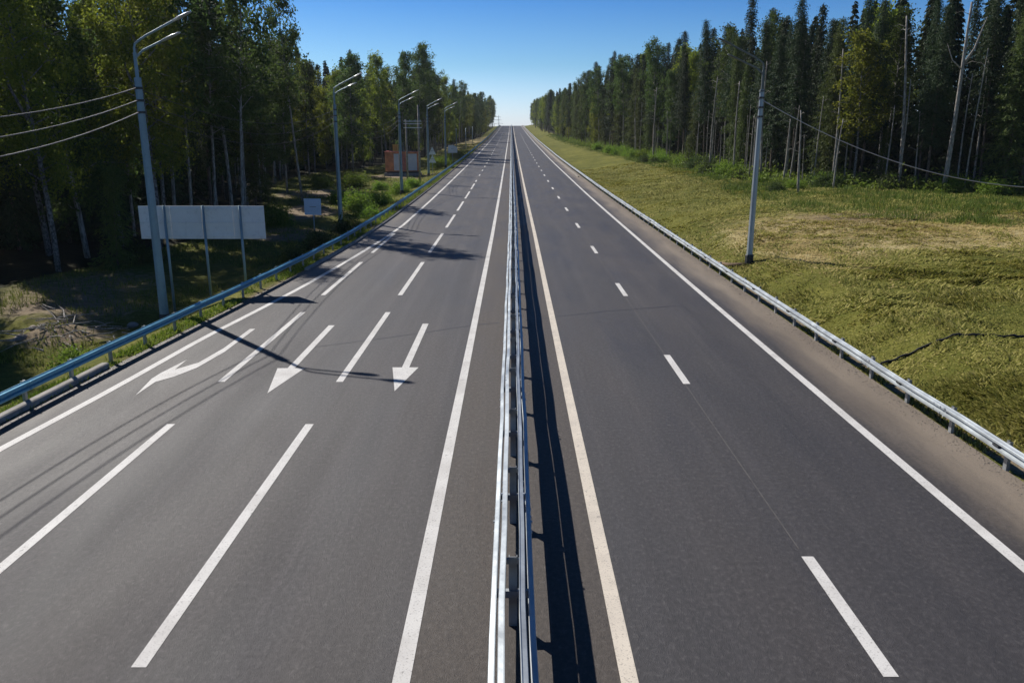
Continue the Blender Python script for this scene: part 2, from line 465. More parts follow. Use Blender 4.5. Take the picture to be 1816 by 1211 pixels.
# ------------------------------------------------------------------ ground and road
def grid_mesh(name, xs, ys, zf, xoff=None):
    X, Y = np.meshgrid(xs, ys)
    if xoff is not None: X = X + xoff(Y)
    Z = zf(X, Y)
    V = np.stack([X, Y, Z], -1).reshape(-1, 3)
    nx, ny = len(xs), len(ys)
    i = np.arange((ny - 1) * nx).reshape(ny - 1, nx)[:, :-1].ravel()
    F = np.stack([i, i + 1, i + nx + 1, i + nx], -1)
    return np_mesh(name, V, F, True), X, Y
def fattr(me, name, vals):
    a = me.attributes.new(name, 'FLOAT', 'POINT')
    a.data.foreach_set('value', np.ascontiguousarray(vals, dtype=np.float32).ravel())

EDGE_FL = ([0, 30, 45, 60, 84, 100, 125, 145, 178, 200, 260, 350, 430, 520, 3000], [-27, -28, -30.5, -29, -26.5, -31, -37, -38.5, -30, -24, -24, -22, -16.5, -17, -19])
EDGE_FR = ([0, 70, 76, 83, 90, 96, 112, 130, 150, 200, 308, 473, 3000], [62, 58, 52, 45, 38.5, 35.5, 31.5, 33, 30.5, 27.5, 23.5, 19.6, 19])
def fl(Y): return np.interp(Y, *EDGE_FL)
def fr(Y): return np.interp(Y, *EDGE_FR)

def build_land():
    xs = np.unique(np.concatenate([np.arange(-900, -70, 40), np.arange(-70, -34, 2.0), np.arange(-34, -10, .3), np.arange(-10, 11, 3.0), np.arange(11, 30, .28),
                                   np.arange(30, 66, .9), np.arange(66, 120, 6), np.arange(120, 901, 40)]))
    ys = np.unique(np.concatenate([np.arange(-160, 8, 8.0), np.arange(8, 70, .3), np.arange(70, 140, .9), np.arange(140, 420, 4.0), np.arange(420, 1000, 12), np.arange(1000, 3001, 80)]))
    me, X, Y = grid_mesh('ground', xs, ys, land)
    g2 = lambda x, y, sx_, sy_: np.exp(-(((X - x) / sx_) ** 2 + ((Y - y) / sy_) ** 2))
    hay = np.clip(g2(28, 55, 10, 8) * 1.25 + g2(16.5, 47.5, 2.2, 6) * .8 + g2(24, 45, 6, 2.0) * .6 + .17, 0, 1)
    hay = hay * (X > 12)
    hay = np.maximum(hay, 1.2 * sst(225, 250, Y) * (1 - sst(420, 440, Y)) * (X < -13) * sst(-26, -23.5, X - cx(Y)))
    dirt = np.clip(1.1 * g2(27, 60, 7, 4.0) * .75 + 1.2 * g2(-24, 88, 5, 7) + 1.2 * g2(-20.5, 72, 3.5, 5) + 1.2 * g2(-27, 108, 5, 6) + 1.2 * g2(-18, 142, 8, 5)
                   + .85 * g2(-20.6, 34.6, 2.6, 2.0) + .6 * g2(-22, 40, 5, 3) + .62 * g2(-26, 47, 7, 8), 0, 1)
    dr = np.abs(X - cx(Y) - 11.75); dl = rail_l(Y) - X + cx(Y)
    dirt = np.maximum(dirt, np.clip(.75 - dr * 1.1, 0, 1) * (X > 11))
    dirt = np.maximum(dirt, np.clip(.62 - np.abs(dl + .15) * .9, 0, 1) * (X < 0))
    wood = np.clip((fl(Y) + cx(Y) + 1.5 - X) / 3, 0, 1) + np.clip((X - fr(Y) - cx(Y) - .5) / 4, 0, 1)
    fattr(me, 'hay', hay); fattr(me, 'dirt', dirt); fattr(me, 'wood', wood)
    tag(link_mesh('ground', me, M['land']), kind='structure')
build_land()

def build_road():
    ys = np.unique(np.concatenate([np.arange(-60, 120, 2.0), np.arange(120, 980, 6)]))
    us = np.linspace(0, 1, 25)
    U, Y = np.meshgrid(us, ys)
    L = road_l(Y)
    lat = L + (ROAD_R - L) * U
    X = lat + cx(Y)
    Z = rh(Y)
    V = np.stack([X, Y, Z], -1).reshape(-1, 3)
    nx, ny = len(us), len(ys)
    i = np.arange((ny - 1) * nx).reshape(ny - 1, nx)[:, :-1].ravel()
    me = np_mesh('road', V, np.stack([i, i + 1, i + nx + 1, i + nx], -1), True)
    fattr(me, 'lat', lat); fattr(me, 'lon', Y); fattr(me, 'edge', edge_l(Y) - lat)
    o = link_mesh('road', me, M['road'])
    return tag(o, kind='structure')
road = build_road()

def strip(name, xf, wdt, y0, y1, m_, step=2.0, lift=.006, parent=None, label=None):
    n_ = max(2, int((y1 - y0) / step) + 1)
    Y = np.linspace(y0, y1, n_)
    x = xf(Y) + cx(Y); z = rh(Y) + lift + np.maximum(Y, 0) * 4e-5
    V = np.concatenate([np.stack([x - wdt / 2, Y, z], -1), np.stack([x + wdt / 2, Y, z], -1)])
    i = np.arange(n_ - 1)
    me = np_mesh(name, V, np.stack([i, i + n_, i + n_ + 1, i + 1], -1))
    o = link_mesh(name, me, m_, parent or road)
    if label: o['label'] = label
    return o
const = lambda v: (lambda Y: np.full_like(Y, v))
strip('edge_line', const(-1.57), .25, -20, 850, M['paint'])
strip('edge_line', const(1.64), .25, -20, 850, M['paint_cream'])
strip('edge_line', const(9.08), .25, -20, 850, M['paint'])
strip('edge_line', edge_l, .24, -10, 850, M['paint'])
PER = 13.6
for i in range(-1, 8):                                        # long dashes on the approach lanes
    a = 9.82 + PER * i
    strip('lane_dash', const(-5.4), .22, a, a + 9.9, M['paint'])
    if i < 4:
        strip('lane_dash', const(-9.08), .22, a, min(a + 9.9, 61), M['paint'])
for i in range(8, 36):
    a = 9.82 + PER * i
    strip('lane_dash', const(-5.4), .20, a, a + 3.3, M['paint'])
for i in range(-1, 36):
    a = 9.63 + PER * i
    strip('lane_dash', const(5.36), .22, a, a + 3.3, M['paint'])
def flat(name, pts, m_, lift=.0075):
    V = [(x + float(cx(y)), y, float(rh(y)) + lift) for x, y in pts]
    me = bpy.data.meshes.new(name); me.from_pydata(V, [], [tuple(range(len(V)))])
    me.update()
    if me.polygons[0].normal.z < 0: me.flip_normals()
    return link_mesh(name, me, m_, road)
flat('straight_arrow', [(-7.30, 22.3), (-6.85, 24.9), (-7.18, 24.9), (-7.18, 30.9), (-7.42, 30.9), (-7.42, 24.9), (-7.75, 24.9)], M['paint'])
flat('straight_arrow', [(-3.55, 22.5), (-3.12, 25.0), (-3.43, 25.0), (-3.43, 31.2), (-3.67, 31.2), (-3.67, 25.0), (-3.98, 25.0)], M['paint'])
flat('merge_arrow', [(-11.13, 22.1), (-11.12, 23.4), (-10.77, 23.95), (-10.42, 24.95), (-10.20, 26.9), (-10.19, 30.3), (-10.40, 30.3), (-10.41, 27.4), (-10.60, 25.55), (-11.06, 24.75), (-11.13, 25.9), (-11.36, 24.35), (-11.38, 23.75)], M['paint'])
# hairline seam and thin dark strips across the lanes
strip('paving_seam', const(5.30), .022, 13.2, 60, M['seam'], lift=.004)
def cross_strip(pts, wd):
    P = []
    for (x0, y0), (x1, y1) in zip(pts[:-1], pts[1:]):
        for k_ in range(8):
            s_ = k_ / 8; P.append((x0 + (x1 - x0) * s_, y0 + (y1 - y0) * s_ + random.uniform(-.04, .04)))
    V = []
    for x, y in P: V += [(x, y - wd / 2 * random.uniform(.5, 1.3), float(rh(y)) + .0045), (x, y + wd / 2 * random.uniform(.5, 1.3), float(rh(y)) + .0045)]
    me = bpy.data.meshes.new('dark_strip'); me.from_pydata(V, [], [(2 * i, 2 * i + 2, 2 * i + 3, 2 * i + 1) for i in range(len(P) - 1)])
    link_mesh('dark_strip', me, M['stripdark'], road)
cross_strip([(-7.6, 27.3), (-4, 29.4), (-1.7, 30.9), (-.4, 31.5)], .07)
cross_strip([(.5, 31.9), (4, 33.5), (8.0, 34.9)], .07)
# ------------------------------------------------------------------ guardrails
WPROF = [(-.155, 0), (-.138, .012), (-.112, .074), (-.098, .082), (-.05, .083), (-.018, .008), (.018, .008), (.05, .083), (.098, .082), (.112, .074), (.130, .012), (.155, 0)]
def w_beam(name, xf, zc, side, y0, y1, m_, parent, h=1.0, bolts=0, label=None, seg=None):
    """side +1: the ridges bulge towards +X"""
    if seg is None: seg = np.unique(np.concatenate([np.arange(y0, min(y1, 120), 2.2), np.arange(120, y1, 8), [y1]]))
    seg = seg[(seg >= y0) & (seg <= y1)]
    prof = [(z * h, d) for z, d in WPROF]
    back = [(z, d - .007) for z, d in prof[::-1]]
    loop = prof + back
    nP = len(loop)
    V = []; F = []
    for i, y in enumerate(seg):
        x = float(xf(y)) + float(cx(y)) + .018 * math.sin(y * .9 + 2 * zc) * math.sin(y * .23); z0 = float(rh(y)) + zc + .012 * math.sin(y * .7 + 1.3 + zc) * math.cos(y * .31)
        for z, d in loop: V.append((x + side * d, y, z0 + z))
        if i:
            for j in range(nP):
                a = (i - 1) * nP + j; b = (i - 1) * nP + (j + 1) % nP
                F.append((a, b, b + nP, a + nP))
    F.append(tuple(range(nP))); F.append(tuple(range((len(seg) - 1) * nP, len(seg) * nP)))
    mb = MB(); mb.add(V, F)
    if bolts:
        for y in np.arange(y0 + .6, min(y1, 130), bolts):
            x = float(xf(y)) + float(cx(y)); z0 = float(rh(y)) + zc
            for dz in (-.004, .1, -.1):
                mb.box((x + side * (.02 if dz == -.004 else .088), y, z0 + dz * h), (.03, .05, .035))
            # lapped joint: a doubled sheet edge
            for dy in (0, .32):
                for z in (.077, -.077): mb.box((x + side * .086, y + dy + .2, z0 + z * h), (.012, .02, .06))
    o = mb.build(name, m_, parent)
    if label: o['label'] = label
    return o
def posts(xf, y0, y1, sp, parent, mk, name='post', limit=100):
    ys = list(np.arange(y0, y1, sp))
    for y in ys[:limit]:
        mb = MB(); mk(mb, float(xf(y)) + float(cx(y)), y, float(rh(y))); mb.build(name, M['steel'], parent)
    if len(ys) > limit:
        mb = MB()
        for y in ys[limit:]: mk(mb, float(xf(y)) + float(cx(y)), y, float(rh(y)))
        mb.build(name, M['steel'], parent)['kind'] = 'stuff'

# left side rail
gl = empty('guardrail', (0, 0, 0), 0, 'single steel guardrail, bluish on its shaded face, along the left verge below the forest', 'guardrail')
w_beam('rail_beam', rail_l, .60, 1, -8, 845, M['galv_shade'], gl, bolts=2.2)
def mk_l(mb, x, y, z):
    mb.box((x - .20, y, z + .20), (.012, .13, 1.0)); mb.box((x - .235, y - .06, z + .2), (.07, .01, 1.0)); mb.box((x - .235, y + .06, z + .2), (.07, .01, 1.0))
    mb.box((x - .10, y, z + .60), (.19, .06, .10))
posts(rail_l, -5.05 , 840, 2.2, gl, mk_l)
# right side rail
gr = empty('guardrail', (0, 0, 0), 0, 'bright sunlit steel guardrail along the right shoulder below the mown bank', 'guardrail')
w_beam('rail_beam', const(RAIL_R + .1), .60, -1, -8, 845, M['galv'], gr, bolts=4.4)
def mk_r(mb, x, y, z):
    mb.box((x + .22, y, z + .20), (.012, .13, 1.0)); mb.box((x + .255, y - .06, z + .2), (.07, .01, 1.0)); mb.box((x + .255, y + .06, z + .2), (.07, .01, 1.0))
    mb.box((x + .11, y, z + .60), (.20, .06, .10))
posts(const(RAIL_R + .1), -2.0, 840, 2.35, gr, mk_r)
mb = MB()
for y in np.arange(-2.0, 120, 4.7):
    mb.box((RAIL_R + .055 + float(cx(y)), y, float(rh(y)) + .60), (.075, .22, .05))
mb.build('joint_bracket', M['dark'], gr)
# double two-tier barrier on the median
gm = empty('guardrail', (0, 0, 0), 0, 'double two-tier steel barrier dividing the carriageways on the brown median strip', 'guardrail')
for s_ in (-1, 1):
    w_beam('upper_beam', const(s_ * .106), 1.13, s_, -8, 845, M['galv'], gm, h=.73, bolts=6.8)
    w_beam('lower_beam', const(s_ * .248), .56, s_, -8, 845, M['galv'], gm, h=1.0, bolts=6.8)
def mk_m(mb, x, y, z):
    mb.box((x, y, z + .52), (.12, .012, 1.36)); mb.box((x - .06, y + .03, z + .52), (.01, .07, 1.36)); mb.box((x + .06, y + .03, z + .52), (.01, .07, 1.36))
    mb.box((x, y + .02, z + .56), (.49, .08, .12)); mb.box((x, y + .02, z + 1.12), (.20, .06, .08))
posts(const(0.0), 14.2 - 3.37 * 5, 840, 3.37, gm, mk_m)
# kerbs
def kerb(y0, y1, xf, hgt, wd, label):
    mb = MB(); ys = np.arange(y0, y1 + .01, 1.0 if y1 < 60 else 6.0)
    V = []; F = []
    prof = [(-wd / 2, -.2), (-wd / 2, hgt), (wd / 2 - .04, hgt), (wd / 2, hgt - .03), (wd / 2, -.2)]
    for i, y in enumerate(ys):
        x = float(xf(y)) + float(cx(y)); z = float(rh(y))
        for d, h in prof: V.append((x + d, y, z + h))
        if i:
            for j in range(5):
                a = (i - 1) * 5 + j; b = (i - 1) * 5 + (j + 1) % 5
                F.append((a, b, b + 5, a + 5))
    F += [tuple(range(5)), tuple(range((len(ys) - 1) * 5, len(ys) * 5))]
    mb.add(V, F)
    return tag(mb.build('concrete_kerb', M['concrete']), label, 'kerb')
kerb(2, 25, lambda y: rail_l(y) + .02, .17, .22, 'short concrete kerb under the left guardrail, ending near the merge arrow')
kerb(44, 840, lambda y: road_l(y) + .08, .14, .2, 'long concrete kerb running up the left edge under the guardrail')
kerb(129, 840, lambda y: np.full_like(np.asarray(y, float), 10.6), .16, .22, 'long pale kerb beside the far right guardrail')

# ------------------------------------------------------------------ lamp posts
def lamp(x, y, side, label, hz=10.15, upper='pole'):
    z = landz(x, y) - .05
    top = float(rh(y)) + 9.73
    o = empty('lamp_post', (x, y, z), 0, label, 'lamp post', 'double-arm lamp posts along the road')
    H = top - z
    n_ = 8
    k_ = 1.0 if upper == 'pole' else .86
    mb = MB(); mb.tube([(0, 0, 0), (0, 0, H * .5), (0, 0, H)], [.21 * k_, .18 * k_, .145 * k_], n_); mb.build('pole', M['pole' if upper == 'pole' else 'polesilver'], o)
    mb = MB(); mb.tube([(0, 0, .0), (0, 0, .55), (0, 0, .6)], [.245, .24, .21], n_); mb.build('base_sleeve', M['dark'], o)
    mb = MB(); mb.tube([(0, 0, H - .05), (0, 0, H + 1.0)], [.078, .075], 8)
    mb.tube([(0, 0, H - .12), (0, 0, H - .02)], [.16, .15], n_); mb.build('upper_shaft', M[upper], o)
    for hh in (H - .42, H - .92, H - 1.4):
        mb = MB(); mb.tube([(0, 0, hh - .05), (0, 0, hh + .05)], [.175, .175], n_); mb.box((0, -.2, hh), (.06, .14, .06))
        mb.build('clamp', M['dark'], o)
    for (h0, h1, reach) in ((H + 1.42, .92, 1.75), (H + .92, .58, 1.2)):
        pts = [(0, 0, H + .7), (0, 0, h0 - .25), (side * .05, 0, h0 - .08), (side * .22, 0, h0 + .05)] if h0 > H + 1 else [(0, 0, h0 - .3), (side * .05, 0, h0 - .1), (side * .22, 0, h0 + .05)]
        for s_ in np.linspace(.3, 1, 4): pts.append((side * reach * s_, 0, h0 + .05 + h1 * (s_ - .09) * .92))
        mb = MB(); mb.tube(pts, .047, 8); mb.build('arm', M[upper], o)
        ex, ez = pts[-1][0], pts[-1][2]
        mb = MB(); L = .85; ang = math.atan2(h1, reach) * .9
        rot = Matrix.Rotation(-side * ang, 3, 'Y')
        prof = [(0, .05, .045), (.12, .11, .05), (.35, .165, .055), (.62, .17, .05), (.82, .12, .04), (.90, .05, .025)]
        V = []; F = []
        for i, (d, wy, hz_) in enumerate(prof):
            for j in range(10):
                a = 2 * math.pi * j / 10
                p = rot @ Vector((side * (d - .05), wy * math.cos(a), max(-.035, hz_ * math.sin(a))))
                V.append((ex + p.x, p.y, ez + p.z))
            if i:
                for j in range(10): F.append(((i - 1) * 10 + j, (i - 1) * 10 + (j + 1) % 10, i * 10 + (j + 1) % 10, i * 10 + j))
        F += [tuple(range(10)), tuple(range(50, 60))]
        mb.add(V, F); mb.build('luminaire', M['glass' if upper == 'pole' else upper], o, smooth=True)
    return o
LAMPS = [(-15.8, 34.9), (-15.3, 70.5), (-14.3, 103.0), (-14.35, 137.0), (-13.4, 161.0)]
LL = ['tall grey double-arm lamp post in front of the large blank sign back',
      'double-arm lamp post beside the dirt clearing just past the small pale sign back',
      'double-arm lamp post standing in front of the orange and grey container',
      'double-arm lamp post beside the two triangular sign backs',
      'double-arm lamp post between the triangular signs and the white house-shaped sign']
for (x, y), lb in zip(LAMPS, LL): lamp(x, y, 1, lb)
for x, y, hh, lb in [(-15.0, 215, 7.5, 'slim distant post just beyond the white house-shaped sign back'), (-15.2, 262, 7.0, 'slim distant post by the yellow field, second beyond the white sign'),
                     (-15.4, 310, 7.0, 'slim distant post by the yellow field, farthest on the left')]:
    o = empty('utility_pole', (x, y, landz(x, y) - .1), 0, lb, 'post')
    mb = MB(); mb.tube([(0, 0, 0), (0, 0, hh)], [.12, .09], 8); mb.build('pole', M['pole'], o, smooth=True)
    mb = MB(); mb.box((0, -.1, hh - .4), (.9, .08, .1)); mb.build('crossarm', M['dark'], o)
lamp(-16.6, .5, 1, 'lamp post behind the viewer, where the three left wires end')
lamp(13.38, 44.5, -1, 'lone lamp post on the right, at the foot of the mown bank behind the guardrail', upper='polegrey')

# wires
def wire(p, q, sag, label, r=.022, n_=24, group=None, m_='cable'):
    p, q = Vector(p), Vector(q); pts = []
    for i in range(n_ + 1):
        s_ = i / n_; v = p.lerp(q, s_); v.z -= 4 * sag * s_ * (1 - s_); pts.append(v)
    mb = MB(); mb.tube(pts, r, 5)
    return tag(mb.build('overhead_wire', M[m_], smooth=True), label, 'wire', group)
def att(x, y, k_): return (x, y - .24, float(rh(y)) + 9.73 - (.42, .92, 1.4)[k_])
names3 = ['topmost', 'middle', 'lowest']
spots = [(-16.6, .5)] + LAMPS[:5]
span = ['between the nearest left lamp post and the frame edge', 'between the nearest lamp post and the one past the small sign',
        'between the clearing lamp post and the container lamp post', 'between the container lamp post and the triangular signs', 'between the fourth and fifth left lamp posts']
for i in range(5):
    for k_ in range(3):
        a = att(*spots[i], k_); b = att(*spots[i + 1], k_)
        b = (b[0], b[1], b[2]); 
        wire(a, b, 1.75 + .12 * k_ if i == 0 else 1.3 + .15 * k_, '%s overhead wire %s' % (names3[k_], span[i]), r=.02 if i == 0 else .016, group='overhead wires along the left verge', m_='cable' if i == 0 else 'cable_dark')
wire((13.4, 44.4, 9.25), (40, 47.5, 5.4), 2.5, 'pale slack cable sagging from the right lamp post towards the forest', r=.024, n_=30, m_='cable_pale')
tag((lambda mb: (mb.tube([(40.2, 47.6, 1.2), (40.1, 47.5, 5.6)], [.12, .09], 8), mb.build('utility_pole', M['wood']))[1])(MB()),
    'short timber pole beyond the right frame edge holding the slack cable', 'utility pole')

# ------------------------------------------------------------------ signs, cabin, poles
def big_sign():
    y = 39.0
    o = empty('road_sign', (-15.2, y, landz(-15.2, y)), 0, 'large blank grey sign back on three posts behind the nearest left lamp post', 'road sign')
    z0 = o.location.z
    mb = MB()
    for i in range(4):
        for j in range(2):
            a = -18.35 + i * 1.54; mb.box((a + .765 + 15.2, 0, 2.47 - z0 + j * .81 + .40), (1.525, .03, .80))
    mb.build('panel', M['panel'], o)
    mb = MB()
    for z in (2.62, 3.25, 3.9): mb.box((3.1 - 3.15, -.035, z - z0), (6.0, .035, .05))
    mb.build('crossbar', M['panel'], o)
    for x in (-17.05, -15.15, -13.35):
        zz = landz(x, y) - .1
        mb = MB(); mb.tube([(x + 15.2, -.11, zz - z0), (x + 15.2, -.11, 4.1 - z0)], .062, 10); mb.build('post', M['pole'], o, smooth=True)
big_sign()
def post_sign(x, y, label, panels, matp, zb, zt, off=0, cat='road sign'):
    zz = landz(x, y) - .1
    o = empty('road_sign', (x, y, zz), 0, label, cat)
    mb = MB(); mb.tube([(0, 0, 0), (0, 0, zt - zz)], .045, 8); mb.build('post', M['pole'], o, smooth=True)
    for outline in panels:
        mb = MB(); mb.prism([(px, -.05 - .0, pz - zz) for px, pz in outline], (0, -.03, 0)); pn = mb.build('panel', matp, o)
        mb = MB(); zc = sum(p[1] for p in outline) / len(outline) - zz
        mb.box((0, -.1, zc), (.5, .03, .05)); mb.build('bracket', M['steel'], pn)
    return o
post_sign(-15.55, 62, 'small pale blue-grey square sign back on one post left of the clearing', [[(-.66, 1.42), (.62, 1.40), (.64, 2.66), (-.68, 2.68)]], M['panel_blue'], 1.4, 2.65)
z_ = float(rh(128))
tri = lambda zc: [(-.58, zc), (.58, zc), (.5, zc + .0), (.04, zc + 1.02), (-.04, zc + 1.02)]
post_sign(-12.75, 128, 'two triangular sign backs stacked on one post beside the left guardrail', [[(-.58, 4.45), (.58, 4.45), (.04, 5.6), (-.04, 5.6)], [(-.58, 3.2), (.58, 3.2), (.04, 4.35), (-.04, 4.35)]], M['signw'], 3, 5.5)
post_sign(-12.1, 162, 'white house-shaped sign back with sloping top beside the far left guardrail', [[(-.95, 4.0), (.95, 4.0), (.98, 5.0), (.1, 5.55), (-.85, 5.45)]], M['signw'], 4, 5.4)

def container():
    x, y = -19.75, 145
    z = landz(x, y)
    o = empty('container', (x, y, z), 0, 'rusty orange container cabin with grey panels standing at the forest edge', 'container')
    mb = MB(); mb.box((0, 0, .28), (6.4, 3.0, .56)); mb.build('plinth', M['concrete'], o)
    b = 1.15 - z if 1.15 - z > .6 else .6
    h = 3.35
    mb = MB(); mb.box((0, 0, b + h / 2), (6.0, 2.4, h)); body = mb.build('body', M['rust'], o, bevel=.03)
    mb = MB(); mb.box((0, 0, .56 + (b - .56) / 2), (5.7, 2.2, max(.02, b - .56))); mb.build('skid', M['dark'], o)
    for (a, c, mm) in ((-1.45, -.55, 'cpanel'), (.75, 2.65, 'cpanel'), (-.45, .65, 'rustred')):
        mb = MB()
        mb.box(((a + c) / 2, -1.225, b + h / 2 - .05), (c - a, .05, h - .45))
        for xx in np.arange(a + .1, c, .22): mb.box((xx, -1.26, b + h / 2 - .05), (.08, .025, h - .55))
        p = mb.build('wall_panel', M[mm], o)
        if mm == 'rustred': p['label'] = 'rust-red pillar panel'
    for xx in (-2.9, 2.9):
        mb = MB(); mb.box((xx, -1.23, b + h / 2), (.2, .08, h - .05)); mb.build('corner_post', M['rust'], o)
    mb = MB(); mb.box((0, 0, b + h + .05), (6.2, 2.6, .1)); mb.box((-2.6, -.2, b + h + .14), (.6, 1.2, .12)); mb.build('roof', M['rustred'], o)
    # a yellow box behind
    t = empty('vent_box', (x - 1.7, y + 3.2, z), 0, 'small dull yellow box on legs showing above the container roof', 'box')
    mb = MB(); mb.box((0, 0, b + h + .55), (.9, .9, 1.3)); mb.build('housing', M['yellow'], t, bevel=.03)
    mb = MB(); mb.box((0, 0, b + h + 1.25), (1.05, 1.05, .1)); mb.build('lid', M['yellow'], t)
    for a in (-.35, .35):
        for c in (-.35, .35):
            mb = MB(); mb.box((a, c, (b + h - .1) / 2), (.09, .09, b + h - .1)); mb.build('leg', M['steel'], t)
container()
def hpole():
    y = 118.0; xa, xb = -15.45, -13.65
    z = landz(-14.5, y)
    o = empty('utility_pole', (-14.5, y, z), 0, 'pair of timber utility poles joined by crossbars right of the container', 'utility pole')
    for xx, tp in ((xa, 9.6), (xb, 11.6)):
        mb = MB(); mb.tube([(xx + 14.5, 0, -.2), (xx + 14.5, 0, tp - z)], [.15, .11], 8); mb.build('pole', M['bark_grey'], o, smooth=True)
    for hh in (9.35, 8.45, 9.0):
        mb = MB(); mb.box((.0, -.16, hh - z), (2.6, .1, .12)); mb.build('crossarm', M['panel'], o)
    for xx in (-1.1, -.4, .4, 1.1):
        mb = MB(); mb.tube([(xx, -.16, 9.41 - z), (xx, -.16, 9.6 - z)], [.06, .03], 6); mb.build('insulator', M['glass'], o)
hpole()
def pylon(x, y, h, label):
    z = landz(x, y)
    o = empty('pylon', (x, y, z), 0, label, 'pylon', 'power pylons on the horizon')
    mb = MB(); b = 3.6
    for sx_ in (-1, 1):
        for sy_ in (-1, 1): mb.tube([(sx_ * b, sy_ * b, 0), (sx_ * .7, sy_ * .7, h * .7), (0, 0, h)], .22, 4)
    for i in range(9):
        t0, t1 = i / 9 * .7, (i + 1) / 9 * .7
        w0, w1 = b + (.7 - b) * t0 / .7, b + (.7 - b) * t1 / .7
        for s_ in (-1, 1): mb.tube([(s_ * w0, -w0, t0 * h), (-s_ * w1, -w1, t1 * h)], .12, 4); mb.tube([(s_ * w0, w0, t0 * h), (-s_ * w1, w1, t1 * h)], .12, 4)
    mb.build('lattice_tower', M['steel'], o)
    for hh, ln in ((.66, 8.5), (.8, 6.5), (.92, 4.5)):
        mb = MB(); mb.tube([(-ln, 0, h * hh), (0, 0, h * hh + 1), (ln, 0, h * hh)], .22, 4); mb.build('crossarm', M['steel'], o)
pylon(-30.5, 1250, 38, 'faint lattice power pylon on the horizon, the taller left one at the road crest')
pylon(-27.5, 1560, 46, 'faint lattice power pylon on the horizon, the lower right one at the road crest')
mb = MB(); mb.tube([(11.7, 46.9, landz(11.7, 46.9) + .10), (12.5, 45.4, landz(12.5, 45.4) + .10), (13.1, 44.2, landz(13.1, 44.2) + .12)], [.12, .13, .12], 10)
tag(mb.build('log', M['wood'], smooth=True), 'brown log lying at the foot of the right lamp post', 'log')
def bank_line():  # thin black tube drawn for the dark trench-like line across the bank
    pts = []
    for i in range(60):
        s_ = i / 59; x = 11.75 + s_ * 9.5; y = 25.3 + .9 * s_ + .25 * math.sin(s_ * 7) - 1.6 * max(0, s_ - .6) ** 1.2
        pts.append((x, y, landz(x, y) + .05 + .03 * math.sin(i * 1.7)))
    mb = MB(); mb.tube(pts, [.028 + .02 * abs(math.sin(i * 2.3)) for i in range(60)], 7)
    tag(mb.build('black_line', M['lineblack'], smooth=True), 'thin black line running across the mown right bank', 'hose')
bank_line()

# ------------------------------------------------------------------ foliage helpers
def leaf_cards(Cn, L, Wd, rg, dirs=None, jit=1.0):
    """diamond leaves: centres Cn (n,3), half length L (n), half width Wd (n)"""
    n_ = len(Cn)
    a = rg.normal(size=(n_, 3))
    if dirs is not None: a = dirs + a * jit
    a /= np.linalg.norm(a, axis=1)[:, None] + 1e-9
    b = np.cross(a, rg.normal(size=(n_, 3))); b /= np.linalg.norm(b, axis=1)[:, None] + 1e-9
    cup = np.cross(a, b) * (Wd * .35)[:, None]
    a = a * L[:, None]; b = b * Wd[:, None]
    V = np.stack([Cn - a, Cn + b + cup, Cn + a, Cn - b + cup], 1).reshape(-1, 3)
    F = np.arange(4 * n_).reshape(n_, 4)
    return V, F
def tree_parts(name, trunk_mb, leafC, L, Wd, rg, bark, leaf, dirs=None, jit=1.0):
    root = empty(name, (0, -400, 0))
    trunk_mb.build('trunk', bark, root, smooth=True)
    if leafC is not None and len(leafC):
        V, F = leaf_cards(leafC, L, Wd, rg, dirs, jit)
        link_mesh('crown', np_mesh('crown', V, F), leaf, root)
    return root
def bend(rg, h, amt, n_=9):
    a = rg.uniform(0, 6.28); b = rg.uniform(.3, 1) * amt; ph = rg.uniform(0, 6)
    pts = []
    for i in range(n_):
        s_ = i / (n_ - 1)
        pts.append(Vector((math.cos(a) * b * s_ ** 1.5 + .12 * amt * math.sin(s_ * 5 + ph), math.sin(a) * b * s_ ** 1.5 + .12 * amt * math.cos(s_ * 4 + ph), h * s_)))
    return pts
def along(pts, s_):
    f = s_ * (len(pts) - 1); i = min(int(f), len(pts) - 2); return pts[i].lerp(pts[i + 1], f - i)

